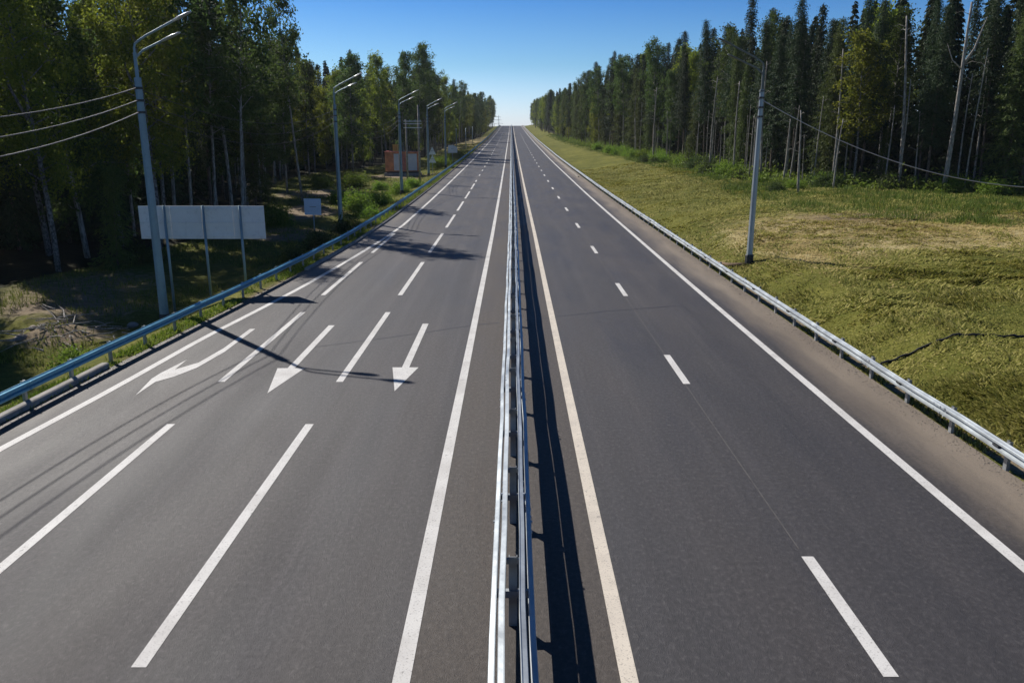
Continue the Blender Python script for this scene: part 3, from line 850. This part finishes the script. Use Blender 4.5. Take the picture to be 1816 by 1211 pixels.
def make_birch(seed, h, Rr, base, leaves, size, bark, leaf, droop=.5, r0=.17, open_=1.0, fork=False):
    rg = np.random.default_rng(seed); mb = MB()
    pts = bend(rg, h, 1.0)
    mb.tube(pts, [r0 * (1 - .88 * i / 8) for i in range(9)], 8)
    if fork:
        p0 = along(pts, .45); mb.tube([p0, p0 + Vector((-1.0, .2, h * .12)), p0 + Vector((-1.6, .3, h * .38))], [r0 * .55, r0 * .4, r0 * .12], 6)
    cents = []; nl = 30
    for i in range(nl):
        s_ = base + (.97 - base) * (i + rg.uniform(0, .8)) / nl
        rel = (s_ - base) / (1 - base)
        prof = (math.sin(math.pi * min(1, .16 + .84 * rel)) ** .7) * (1 - .25 * rel)
        ln = Rr * (.25 + prof) * rg.uniform(.6, 1.12)
        az_ = i * 2.4 + rg.uniform(-.5, .5); el = rg.uniform(.35, .9)
        p0 = along(pts, s_)
        d = Vector((math.cos(az_) * math.cos(el), math.sin(az_) * math.cos(el), math.sin(el)))
        p1 = p0 + d * ln * .55; p2 = p1 + Vector((d.x, d.y, d.z * .1 - .25 * droop)) * ln * .5
        mb.tube([p0, p1, p2], [r0 * .32 * (1 - rel * .6), r0 * .18 * (1 - rel * .5), .012], 5, cap=False)
        for k_ in range(7):
            tt = rg.uniform(.3, 1.05)
            q = p0.lerp(p1, tt / .55) if tt < .55 else p1.lerp(p2, (tt - .55) / .45)
            q = q + Vector(rg.normal(size=3)) * .28 * Rr / 3
            cents.append((q, rg.uniform(.55, 1.25)))
    top = pts[-1]
    for k_ in range(6): cents.append((top + Vector(rg.normal(size=3)) * .35 - Vector((0, 0, .5 * k_ / 3)), .7))
    per = leaves // len(cents)
    arr = []
    for q, sc in cents:
        m_ = max(4, int(per * sc * rg.uniform(.4, 1.6)))
        g_ = rg.normal(size=(m_, 3)) * np.array([.34, .34, .30]) * sc * open_
        g_[:, 2] -= np.abs(rg.normal(size=m_)) * droop * .9
        arr.append(g_ + np.array(q))
    P = np.concatenate(arr); n_ = len(P)
    L = rg.uniform(.7, 1.3, n_) * size
    return tree_parts('birch_tree', mb, P, L, L * .55, rg, bark, leaf, np.tile([0, 0, -1.0], (n_, 1)), 1.0)

def make_spruce(seed, h, Rr, base, bark, leaf, r0=.18, dens=1.45, name='spruce_tree', size=.18, stubs=True):
    rg = np.random.default_rng(seed); mb = MB()
    pts = bend(rg, h, .35)
    mb.tube(pts, [r0 * (1 - .93 * i / 8) for i in range(9)], 7)
    P = []; D = []; S = []
    z = base * h; i = 0
    while z < h - .25:
        rel = (z - base * h) / (h - base * h)
        rr = Rr * ((1 - rel) ** .80) * min(1, .5 + rel * 4) + .16
        nb = int(rg.integers(4, 7))
        for b in range(nb):
            az_ = i * 1.1 + b * 6.283 / nb + rg.uniform(-.4, .4)
            ln = rr * rg.uniform(.55, 1.15)
            if rg.random() < .10: ln *= .35
            dx, dy = math.cos(az_), math.sin(az_)
            sl = .35 * rel - .25 + rg.uniform(-.12, .12)
            k_n = max(2, int(ln / .2))
            tip = None
            for k_ in range(k_n):
                s_ = (k_ + rg.uniform(.1, .9)) / k_n
                rz = ln * s_
                zz = z + sl * rz - .30 * (s_ ** 2) * ln * .5 + .18 * max(0, s_ - .75) * ln
                c = along(pts, min(1, z / h)); 
                for q in range(int((3.4 + 2.2 * rel) * dens + rg.random())):
                    sp = .16 + .20 * (1 - s_)
                    o_ = rg.normal(size=3) * np.array([sp, sp, .10 + .06 * rel])
                    P.append((c.x + dx * rz + o_[0], c.y + dy * rz + o_[1], zz + o_[2] - rg.random() * .18))
                    sd = rg.choice([-1, 1]) * rg.uniform(.3, 1.0)
                    D.append((dx * .8 - dy * sd, dy * .8 + dx * sd, -.45 - .5 * rg.random())); S.append(rg.uniform(.7, 1.3) * size * (.75 + .4 * (1 - rel)))
        z += rg.uniform(.34, .50) * (1.12 - .70 * rel); i += 1
    for k_ in range(14): P.append((pts[-1].x + rg.normal() * .05, pts[-1].y + rg.normal() * .05, h - k_ * .05)); D.append((rg.normal() * .3, rg.normal() * .3, 1)); S.append(.14)
    if stubs:
        for k_ in range(int(16 * base / .3)):
            zz = rg.uniform(.06, base) * h; az_ = rg.uniform(0, 6.28); ln = rg.uniform(.3, 1.3); c = along(pts, zz / h)
            mb.tube([c, c + Vector((math.cos(az_) * ln, math.sin(az_) * ln, -.15 * ln))], [.022, .006], 4, cap=False)
    P = np.array(P); D = np.array(D); S = np.array(S)
    return tree_parts(name, mb, P, S, S * .27, rg, bark, leaf, D, .30)
def make_snag(seed, h, r0, bark, branches=6, fork=False):
    rg = np.random.default_rng(seed); mb = MB(); pts = bend(rg, h, .6)
    mb.tube(pts, [r0 * (1 - .6 * i / 8) for i in range(9)], 8)
    for k_ in range(branches):
        s_ = rg.uniform(.5, .97); az_ = rg.uniform(0, 6.28); ln = rg.uniform(.5, 1.6); c = along(pts, s_)
        mb.tube([c, c + Vector((math.cos(az_) * ln * .6, math.sin(az_) * ln * .6, .25 * ln)), c + Vector((math.cos(az_) * ln, math.sin(az_) * ln, .15 * ln))], [.035, .022, .006], 4, cap=False)
    if fork:
        c = along(pts, .68); mb.tube([c, c + Vector((.9, 0, 1.6)), c + Vector((1.5, .2, 3.6)), c + Vector((1.75, .2, 4.5))], [r0 * .5, r0 * .4, r0 * .2, .02], 6)
        c = along(pts, .66); mb.tube([c, c + Vector((-1.0, .2, .9)), c + Vector((-1.7, .3, 2.4))], [r0 * .3, r0 * .2, .02], 5)
    root = empty('bare_tree', (0, -400, 0)); mb.build('trunk', bark, root, smooth=True)
    return root
def make_bush(seed, wd, h, leaves, size, leaf):
    rg = np.random.default_rng(seed); mb = MB(); arr = []
    for k_ in range(14):
        az_ = rg.uniform(0, 6.28); rr = wd * math.sqrt(rg.random()) * .8; hh = h * rg.uniform(.45, 1.0) * (1 - .4 * rr / wd)
        p1 = Vector((math.cos(az_) * rr * .5, math.sin(az_) * rr * .5, hh * .6)); p2 = Vector((math.cos(az_) * rr, math.sin(az_) * rr, hh))
        mb.tube([(0, 0, -.1), p1, p2], [.03, .02, .006], 4, cap=False)
        m_ = int(leaves / 14 * rg.uniform(.5, 1.5))
        g_ = rg.normal(size=(m_, 3)) * np.array([.26 * wd, .26 * wd, .2 * h]); g_ += np.array(p2) - np.array([0, 0, .22 * h])
        arr.append(g_)
    P = np.concatenate(arr); P[:, 2] = np.abs(P[:, 2]); n_ = len(P); L = rg.uniform(.6, 1.3, n_) * size
    root = empty('bush', (0, -400, 0)); mb.build('stem', M['bark_spruce'], root)
    V, F = leaf_cards(P, L, L * .5, rg, np.tile([0, 0, .3], (n_, 1)), 1.0)
    link_mesh('foliage', np_mesh('foliage', V, F), leaf, root)
    return root

PROTO = {
    'birchN': [make_birch(1, 23, 4.0, .26, 15000, .125, M['bark_birch'], M['leaf_birch'], .8, .22, 1.1, True),
               make_birch(2, 25, 3.7, .30, 15000, .125, M['bark_birch'], M['leaf_birch'], .9, .20, 1.1),
               make_birch(3, 21, 3.6, .14, 15000, .13, M['bark_grey'], M['leaf_dark'], .5, .19, 1.1)],
    'birch': [make_birch(11, 22, 3.2, .34, 7500, .17, M['bark_birch'], M['leaf_birch'], .6, .16),
              make_birch(12, 21, 3.0, .22, 7500, .17, M['bark_grey'], M['leaf_dark'], .5, .16),
              make_birch(13, 24, 3.4, .40, 7000, .17, M['bark_grey'], M['leaf_dark'], .5, .17),
              make_birch(14, 17, 2.9, .10, 7500, .17, M['bark_birch'], M['leaf_birch'], .6, .14)],
    'spruce': [make_spruce(21, 24, 2.9, .34, M['bark_spruce'], M['needles']),
               make_spruce(22, 26, 2.7, .42, M['bark_spruce'], M['needles']),
               make_spruce(23, 22, 3.0, .26, M['bark_spruce'], M['needles']),
               make_spruce(24, 20, 2.8, .12, M['bark_spruce'], M['needles_light'])],
    'spruceFull': [make_spruce(25, 25, 3.5, .03, M['bark_spruce'], M['needles'], size=.25, dens=.85, stubs=False),
                   make_spruce(26, 22, 3.3, .03, M['bark_spruce'], M['needles'], size=.27, dens=.9, stubs=False)],
    'spruceLow': [make_spruce(31, 9, 1.9, .03, M['bark_spruce'], M['needles_light'], .09, 1.2, size=.2, stubs=False),
                  make_spruce(32, 6, 1.5, .03, M['bark_spruce'], M['needles_light'], .07, 1.2, size=.17, stubs=False)],
    'aspen': [make_birch(41, 23, 2.6, .42, 5200, .16, M['bark_grey'], M['leaf_dark'], .15, .16, 1.0)],
    'snag': [make_snag(51, 13, .16, M['bark_grey']), make_snag(52, 9, .14, M['bark_grey'], 3), make_snag(53, 17, .2, M['bark_grey'], 9), make_snag(54, 18, .26, M['bark_grey'], 6, True)],
    'bush': [make_bush(61, 1.5, 2.0, 3000, .10, M['leaf_bush']), make_bush(62, 1.2, 1.5, 2600, .09, M['leaf_bush']), make_bush(63, 1.4, 1.6, 2800, .09, M['leaf_bushdark'])],
}
used = set()
KIND = {'birch_tree': 'birch', 'spruce_tree': 'spruce', 'bare_tree': 'bare dead tree', 'bush': 'bush'}
PLACED = []
def plant(kind, i, x, y, sc=1.0, rz=None, sz=None, dz=0.0):
    src = PROTO[kind][i % len(PROTO[kind])]
    if src.name in used: o = copy_tree(src)
    else: o = src; used.add(src.name)
    o.location = (x, y, landz(x, y) - .08 + dz)
    o.rotation_euler = (random.uniform(-.035, .035), random.uniform(-.035, .035), random.uniform(0, 6.28) if rz is None else rz)
    wf = random.uniform(.82, 1.22) if kind in ('spruce', 'birch', 'spruceFull', 'aspen') else 1.0
    o.scale = (sc * wf, sc * wf, sz or sc * random.uniform(.90, 1.08))
    return o
BACK = []
def forest(side, rows, y0, y1, sp0, grow, pick, lname):
    for r_ in range(rows):
        y = y0 + random.uniform(0, 2); cnt = 0
        while y < y1:
            s_ = sp0 + y * grow
            depth = r_ * (4.3 + y * .008) + random.uniform(-1.2, 1.2) + (0 if r_ else random.uniform(0, 1.5))
            yy = y + random.uniform(-.35, .35) * s_
            x = (fl(yy) - depth) if side < 0 else (fr(yy) + depth)
            x = float(x + cx(yy))
            if abs(x) > .70 * yy + 12 and not (side < 0 and abs(x) < .7 * yy + 16): y += s_; continue
            tx, ty = x + 20.6, yy - 34.8; t_ = (-9.1 * tx + 10.3 * ty) / 13.74
            if side < 0 and 5 < t_ < 30 and abs((10.3 * tx + 9.1 * ty) / 13.74) < 3.4:       # a gap in the wood that lets sun onto the verge
                y += s_; continue
            if r_ >= 3 or (r_ >= 1 and yy > 330):
                BACK.append((x, yy)); y += s_; continue
            k_, i_, sc, ad = pick(r_, yy, x)
            if k_:
                cnt += 1
                o = plant(k_, i_, x, yy, sc)
                kn = KIND[o.name.split('.')[0]]
                rw = ['front row', 'second row', 'third row', 'fourth row', 'fifth row', 'sixth row'][r_]
                tag(o, '%s %s, %s from the near end in the %s of the %s forest' % (ad, kn, ordn(cnt), rw, lname), 'tree', '%s trees in the %s forest' % ('birch' if kn == 'birch' else kn, lname))
            y += s_
def pick_left(r_, y, x):
    u = random.random()
    if r_ >= 2 and u < .72: return ('spruceFull', random.randrange(2), random.uniform(.85, 1.05), 'full-skirted dark')
    if y < 70:
        if r_ == 0: return ('birchN', random.randrange(3), random.uniform(.9, 1.1), 'tall olive-green')
        return ('spruce', random.randrange(3), random.uniform(.9, 1.05), 'tall dark') if u < .35 else ('birchN', random.randrange(3), random.uniform(.9, 1.1), 'tall leafy')
    sc = random.uniform(.85, 1.08)
    if 100 < y < 190: sc *= .86
    if u < .62: return ('birch', random.randrange(4), sc, 'leafy')
    if u < .74: return ('aspen', 0, sc, 'airy')
    return ('spruce', random.randrange(4), sc * .92, 'dark')
def pick_right(r_, y, x):
    u = random.random(); sc = random.uniform(.84, 1.08) * (.90 if y < 125 else 1.0)
    if r_ >= 2 or (r_ == 1 and u > .55 and 105 < y < 200): return ('spruceFull', random.randrange(2), sc, 'full-skirted dark') if u < .9 else ('birch', random.randrange(3), sc, 'leafy')
    if y > 210 and r_ == 0:
        return ('birch', random.randrange(4), sc, 'leafy') if u < .65 else ('spruce', random.choice([2, 3]), sc, 'low-branched dark')
    if r_ == 0:
        if u < .36: return ('birch', random.choice([0, 1, 2]), sc * .95, 'leafy')
        return ('spruce', random.randrange(3) if u < .8 else 3, sc * .96, 'bare-stemmed dark')
    if u < .2: return ('birch', random.randrange(3), sc, 'leafy')
    return ('spruce', random.randrange(3), sc * 1.03, 'tall dark')
forest(-1, 6, 38, 800, 4.2, .0145, pick_left, 'left')
forest(1, 6, 66, 800, 3.5, .0145, pick_right, 'right')

def back_mass():
    rg = np.random.default_rng(77); P = []; D = []; S = []
    for (x, y) in BACK:
        n_ = int(np.clip(3800 - y * 8, 900, 3200)); h = rg.uniform(19, 25); Rr = rg.uniform(2.8, 3.6)
        rel = rg.random(n_) ** 1.35 * .99; a = rg.uniform(0, 6.28, n_); lay = np.round(rel * 34) / 34
        rr = Rr * (1 - rel) ** .8 * np.sqrt(rg.uniform(.12, 1, n_)) + .1
        P.append(np.stack([x + np.cos(a) * rr, y + np.sin(a) * rr, landz(x, y) + (lay * .5 + rel * .5) * h - .22 * rr], -1))
        D.append(np.stack([np.cos(a) * .7, np.sin(a) * .7, np.full(n_, -.7)], -1)); S.append(rg.uniform(.22, .42, n_) * (1 + y / 500))
    P = np.concatenate(P); D = np.concatenate(D); S = np.concatenate(S)
    V, F = leaf_cards(P, S, S * .34, rg, D, .45)
    tag(link_mesh('deep_wood', np_mesh('deep_wood', V, F), M['needles']), kind='stuff')
back_mass()
def one(kind, i, x, y, sc, label, cat='tree', rz=None, dz=0.0):
    return tag(plant(kind, i, x, y, sc, rz, dz=dz), label, cat)
# trees one can tell apart
one('aspen', 0, -25.9, 98, 1.02, 'airy tall tree rising alone against the sky just left of the clearing')
one('birch', 2, -23.6, 69.5, 1.04, 'tall leafy tree standing forward of the left forest, its shadow crossing the lanes')
one('birch', 1, -31.5, 158, 1.12, 'narrow leafy tree poking above the left skyline behind the container')
one('birch', 2, -23.2, 200, 1.05, 'broad leafy tree at the highest step of the far left skyline')
one('snag', 3, 44.2, 82.5, 1.0, 'pale forked dead tree in front of the right forest near the frame edge', rz=0)
one('snag', 2, 41.8, 87.0, 1.0, 'tall straight bare trunk left of the forked dead tree')
one('snag', 2, 36.6, 92.0, .82, 'bare pale trunk with stubs right of the right lamp post')
for i, (x, y, s_, k_) in enumerate([(29.9, 84.0, 1.0, 1), (30.5, 112, 1.0, 0), (33.2, 118, .95, 0), (29.4, 121, 1.1, 0), (32.6, 97, .9, 1), (27.3, 158, 1.1, 0), (26.7, 176, 1.0, 1), (35, 88, .8, 1), (31.9, 104, 1.05, 0)]):
    one('snag', k_, x, y, s_, '%s slim bare trunk in front of the right forest, counting back from the near end' % ordn([1, 5, 6, 7, 3, 8, 9, 2, 4][i]))
rs = random.Random(4)
SN = []
for i in range(30):
    y = 84 + i * 3.6 + rs.uniform(-1.4, 1.4); SN.append((float(fr(y)) - rs.uniform(-1.5, 1.8), y, rs.uniform(.55, 1.0), rs.choice([0, 1, 1])))
for i in range(16):
    y = 82 + i * 2.3 + rs.uniform(-.8, .8); SN.append((float(fr(y)) + rs.uniform(-1.5, 4.0), y, rs.uniform(.6, 1.05), rs.choice([0, 1, 2])))
SN.sort(key=lambda b: b[1])
for i, (x, y, s_, k_) in enumerate(SN):
    o = plant('snag', k_, x, y, s_); o.scale = (s_ * .8, s_ * .8, s_ * rs.uniform(.9, 1.4))
    tag(o, 'thin bare stem in the right forest edge undergrowth, %s from the near end' % ordn(i + 1), 'tree', 'thin bare stems at the right forest edge')
for i, (x, y, s_, k_) in enumerate([(-25.5, 188, 1.15, 1), (-21.8, 212, 1.12, 2), (-27.5, 176, 1.05, 0), (-24.5, 228, 1.1, 1), (-29, 82, 1.0, 2), (-30.5, 108, .95, 1)]):
    one('birch', k_, x, y, s_, 'full rounded tree standing forward on the far left forest edge, %s from the near end' % ordn([2, 3, 1, 4][i]) if i < 4 else ['full leafy tree right of the big sign at the left forest edge', 'leafy tree behind the dirt clearing, left of the airy tall tree'][i - 4])
# low spruces in front of the woods
for i, (x, y, s_, lb) in enumerate([(-27.0, 53.5, .85, 'young light-green spruce at the left forest edge, behind the big sign'),
                                   (-24.5, 80, .8, 'young spruce by the dirt clearing on the left'),
                                   (36.5, 93.5, .9, 'young spruce under the right forest edge, nearest the right lamp post'),
                                   (29.5, 136, 1.0, 'young spruce in the gap of the right forest edge'),
                                   (41, 90, .7, 'young spruce between the two tall bare trunks on the right')]):
    one('spruceLow', i % 2, x, y, s_, lb)
# bushes
BL = [(-23.4, 79, 1.2, 0), (-24.8, 82, 1.0, 1), (-17.4, 91, 1.3, 0), (-16.0, 86, 1.1, 1), (-15.4, 93, 1.1, 0), (-14.2, 78, .9, 1), (-13.8, 66, .9, 2), (-14.6, 60, .9, 2), (-15.0, 105, 1.0, 0), (-13.8, 112, 1.0, 1),
      (-18.6, 113, 1.0, 1), (-28, 118, 1.1, 0), (-24, 122, 1.2, 0), (-30, 126, 1.2, 2), (-14.1, 50.5, .7, 2), (-13.9, 56, .8, 2), (-17.2, 29.5, .7, 1), (-26.5, 56, 1.0, 2), (-15.0, 168, 1.5, 0), (-15.5, 185, 1.5, 1), (-14.6, 205, 1.5, 0), (-21, 98, 1.2, 1)]
BL.sort(key=lambda b: b[1])
for i, (x, y, s_, k_) in enumerate(BL):
    tag(plant('bush', k_, x, y, s_), '%s bush left of the road, %s back from the near end' % ('dark' if k_ == 2 else 'bright green', ordn(i + 1)), 'bush', 'bushes on the left verge')
BR = []
for i in range(44):
    y = 79 + i * 3.4 + random.uniform(-1.5, 1.5); x = float(fr(y)) - random.uniform(-1.0, 3.2)
    BR.append((x - .8, y, random.uniform(.8, 1.45), random.choice([0, 1, 0, 1, 2])))
BR += [(28.2, 86.5, .75, 2), (31, 88, .8, 0), (26.3, 150, .9, 2), (24.5, 152, .8, 2)]
BR.sort(key=lambda b: b[1])
for i, (x, y, s_, k_) in enumerate(BR):
    tag(plant('bush', k_, x, y, s_), '%s bush below the right forest edge, %s back from the near end' % ('dark' if k_ == 2 else 'light green', ordn(i + 1)), 'bush', 'bushes below the right forest')
for kk in PROTO.values():
    for p in kk:
        if p.name not in used:
            for ch in list(p.children): bpy.data.objects.remove(ch)
            bpy.data.objects.remove(p)

# ------------------------------------------------------------------ grass as stuff
def blades(name, X, Y, L, Wd, lean, az_, m_, label_kind='stuff', lift=0.0):
    n_ = len(X); Z = land(X, Y) + lift
    P = np.stack([X, Y, Z], -1)
    d = np.stack([np.cos(az_) * np.sin(lean), np.sin(az_) * np.sin(lean), np.cos(lean)], -1)
    side = np.stack([-np.sin(az_), np.cos(az_), 0 * az_], -1)
    tipd = d.copy(); tipd[:, 2] *= .55
    mid = P + d * (L * .55)[:, None]; tip = mid + tipd * (L * .5)[:, None]
    V = np.stack([P - side * (Wd / 2)[:, None], P + side * (Wd / 2)[:, None], mid + side * (Wd * .4)[:, None], tip, mid - side * (Wd * .4)[:, None]], 1).reshape(-1, 3)
    b = np.arange(n_) * 5
    F = np.concatenate([np.stack([b, b + 1, b + 2, b + 4], -1)])
    T = np.stack([b + 4, b + 2, b + 3, b + 3], -1)
    # triangles as their own array: rebuild with degenerate-free tris
    me = bpy.data.meshes.new(name)
    V = V.astype(np.float32)
    me.vertices.add(len(V)); me.vertices.foreach_set('co', V.ravel())
    idx = np.concatenate([F.ravel(), T[:, :3].ravel()]).astype(np.int32)
    me.loops.add(len(idx)); me.loops.foreach_set('vertex_index', idx)
    me.polygons.add(2 * n_)
    ls = np.concatenate([np.arange(n_) * 4, n_ * 4 + np.arange(n_) * 3]).astype(np.int32)
    me.polygons.foreach_set('loop_start', ls); me.polygons.foreach_set('loop_total', np.concatenate([np.full(n_, 4), np.full(n_, 3)]).astype(np.int32))
    me.update(calc_edges=True); me.validate()
    return tag(link_mesh(name, me, m_), kind=label_kind)
def scatter(n_, y0, y1, xlo, xhi, p=1.0):
    u = rng.random(n_); Y = y0 * (y1 / y0) ** (u ** p)                 # denser near the viewer
    a, b = xlo(Y), xhi(Y)
    return a + (b - a) * rng.random(n_), Y
# mown bank: hay combed flat in swirls
X, Y = scatter(240000, 12, 150, lambda y: np.full_like(y, 12.0), lambda y: np.minimum(fr(y) - 1, .68 * y + 6))
flow = 2.6 * fbm(X * .16, Y * .16, 3) * 2 + .5
tuft = np.clip(.5 + 1.4 * fbm(X * .9, Y * .9, 2), .15, 1.3)
blades('mown_grass', X, Y, rng.uniform(.18, .42, len(X)) * tuft * 1.1, rng.uniform(.02, .05, len(X)) * (1 + Y / 60), rng.uniform(.75, 1.5, len(X)), flow + rng.normal(size=len(X)) * .95, M['mown'])
keep = (np.exp(-(((X - 28) / 10) ** 2 + ((Y - 56) / 8) ** 2)) + .8 * np.exp(-(((X - 16.5) / 2.2) ** 2 + ((Y - 47) / 6) ** 2))) > rng.random(len(X)) * .9
blades('dry_hay', X[keep] + .1, Y[keep], rng.uniform(.2, .5, keep.sum()), rng.uniform(.02, .045, keep.sum()) * 1.5, rng.uniform(1.3, 1.54, keep.sum()), flow[keep] + rng.normal(size=keep.sum()) * .6, M['straw'], lift=.03)
# tall grass under the right forest
gb = lambda y: np.interp(y, [48, 55, 64, 90, 115, 250, 400], [36, 30, 21, 23, 24.5, 19.5, 17.5])
X, Y = scatter(150000, 48, 420, gb, lambda y: np.minimum(fr(y) + 6, .7 * y + 6))
X = X + cx(Y)
ok = (fbm(X * .35, Y * .35, 3) > -.25 - .4 * sst(0, 6, X - gb(Y))) & (X < .7 * Y + 6) & (rng.random(len(X)) < .25 + sst(0, 4, X - gb(Y) + 3 * fbm(X * .2, Y * .2, 2)))
X, Y = X[ok], Y[ok]
blades('tall_grass', X, Y, rng.uniform(.25, .6, len(X)) * np.clip(.75 + 1.6 * fbm(X * .45, Y * .45, 3), .25, 1.7), rng.uniform(.012, .03, len(X)) * (1 + Y / 110), rng.uniform(.1, 1.15, len(X)), rng.uniform(0, 6.28, len(X)), M['lush'])
# left verge below the rail and the clearing
X, Y = scatter(80000, 12, 330, lambda y: np.maximum(fl(y) + .5, -.7 * y - 6), lambda y: rail_l(y) - .4)
X = X + cx(Y)
ok = fbm(X * .25 + 4, Y * .25, 3) > np.where(Y < 58, .06, np.where(Y < 110, -.02, -.2))
X, Y = X[ok], Y[ok]
blades('rough_grass', X, Y, rng.uniform(.15, .45, len(X)), rng.uniform(.012, .028, len(X)) * (1 + Y / 90), rng.uniform(.1, .9, len(X)), rng.uniform(0, 6.28, len(X)), M['clearing'])
# strips at the feet of both side rails
X, Y = scatter(26000, 9, 260, lambda y: rail_l(y) - .75, lambda y: rail_l(y) + .18)
ok = fbm(X * .2, Y * .55, 3) > -.12
X, Y = X[ok], Y[ok]
blades('verge_grass', X + cx(Y), Y, rng.uniform(.08, .26, len(X)), rng.uniform(.015, .03, len(X)) * (1 + Y / 50), rng.uniform(.2, 1.1, len(X)), rng.uniform(0, 6.28, len(X)), M['verge'])
X, Y = scatter(16000, 9, 200, lambda y: np.full_like(y, 11.35), lambda y: np.full_like(y, 12.3))
ok = fbm(X * .6, Y * .7, 3) > -.05
X, Y = X[ok], Y[ok]
blades('shoulder_grass', X + cx(Y), Y, rng.uniform(.08, .28, len(X)), rng.uniform(.015, .03, len(X)) * (1 + Y / 50), rng.uniform(.2, 1.1, len(X)), rng.uniform(0, 6.28, len(X)), M['mown'])
# undergrowth of broad leaves below the trees on both sides
X, Y = scatter(26000, 76, 330, lambda y: fr(y) - np.interp(y, [76, 95, 110, 160], [2.5, 4.5, 4.5, 2.5]), lambda y: np.minimum(fr(y) + 9, .7 * y + 6))
X = X + cx(Y)
P = np.stack([X, Y, land(X, Y) + np.abs(rng.normal(size=len(X))) * .55 * np.clip(.9 + 1.6 * fbm(X * .4, Y * .4, 2), .1, 2)], -1)
S_ = rng.uniform(.12, .3, len(X))
V, F = leaf_cards(P, S_, S_ * .45, rng, np.tile([0, 0, .2], (len(P), 1)), 1.0)
tag(link_mesh('undergrowth', np_mesh('undergrowth', V, F), M['fern']), kind='stuff')

def gravel():
    rg = np.random.default_rng(9); n_ = 7000
    Y = 9 * (110 / 9) ** rg.random(n_); side = rg.random(n_) < .62
    X = np.where(side, 11.25 + rg.normal(size=n_) * .28, rail_l(Y) + .25 + rg.normal(size=n_) * .22) + cx(Y)
    Z = np.maximum(land(X, Y), np.where((X < ROAD_R + cx(Y)) & (X > road_l(Y) + cx(Y)), rh(Y), -9)) + .006
    r_ = rg.uniform(.006, .018, n_) * (1 + Y / 90)
    base = np.array([[1, 0, 0], [0, 1, 0], [-1, 0, 0], [0, -1, 0], [0, 0, .8], [0, 0, -.8]])
    V = (base[None] * rg.uniform(.6, 1.3, (n_, 6, 1))) * r_[:, None, None] + np.stack([X, Y, Z], -1)[:, None]
    F = np.array([[0, 1, 4], [1, 2, 4], [2, 3, 4], [3, 0, 4], [1, 0, 5], [2, 1, 5], [3, 2, 5], [0, 3, 5]])[None] + np.arange(n_)[:, None, None] * 6
    tag(link_mesh('gravel', np_mesh('gravel', V.reshape(-1, 3), F.reshape(-1, 3)), M['rock']), kind='stuff')
gravel()
# ------------------------------------------------------------------ brush pile on the left verge
def brush():
    rg = np.random.default_rng(5)
    o = empty('brush_pile', (-20.2, 35.2, landz(-20.2, 35.2)), 0, 'heap of cut branches and earth on the shaded left verge', 'brush pile')
    mb = MB()
    for k_ in range(46):
        a = rg.uniform(0, 6.28); c = Vector((rg.normal() * 1.5, rg.normal() * 1.3, 0)); ln = rg.uniform(.6, 2.4)
        p = Vector((math.cos(a), math.sin(a), rg.uniform(-.1, .22))) * ln
        zb = landz(-20.2 + c.x, 35.2 + c.y) - o.location.z + rg.uniform(.03, .3)
        mb.tube([c + Vector((0, 0, zb)), c + p * .5 + Vector((rg.normal() * .1, rg.normal() * .1, zb + .05)), c + p + Vector((0, 0, zb))], [rg.uniform(.02, .05), .025, .008], 5, cap=False)
    mb.build('branches', M['bark_grey'], o)['kind'] = 'stuff'
    for (x, y, s_, lb) in [(-21.9, 34.0, .3, 'pale stone at the near side of the brush pile'), (-22.8, 36.4, .24, 'smaller pale stone left of the brush pile'), (-18.4, 37.2, .26, 'pale stone between brush pile and nearest lamp post'), (-23.4, 33.6, .2, 'smallest pale stone farthest left of the brush pile')]:
        import bmesh
        bm = bmesh.new(); bmesh.ops.create_icosphere(bm, subdivisions=3, radius=s_)
        for v in bm.verts:
            f = 1 + .35 * float(fbm(np.array([v.co.x * 2 + x]), np.array([v.co.y * 2 + v.co.z]), 3)[0]); v.co *= f; v.co.z *= .6
        me = bpy.data.meshes.new('stone'); bm.to_mesh(me); bm.free()
        st = link_mesh('stone', me, M['rock']); st.location = (x, y, landz(x, y) + .05); tag(st, lb, 'stone')
brush()

# ------------------------------------------------------------------ thin summer haze
def haze():
    mb = MB(); mb.box((0, 1422, 8), (1812, 3172, 82))
    m, t, o = mat('haze'); n = N(t)
    v = n('ShaderNodeVolumePrincipled', {'Density': .00009})
    v.inputs['Color'].default_value = (.82, .90, 1.0, 1); v.inputs['Anisotropy'].default_value = .3
    t.links.new(v.outputs[0], o.inputs['Volume'])
    tag(mb.build('haze', m), kind='stuff')
haze()
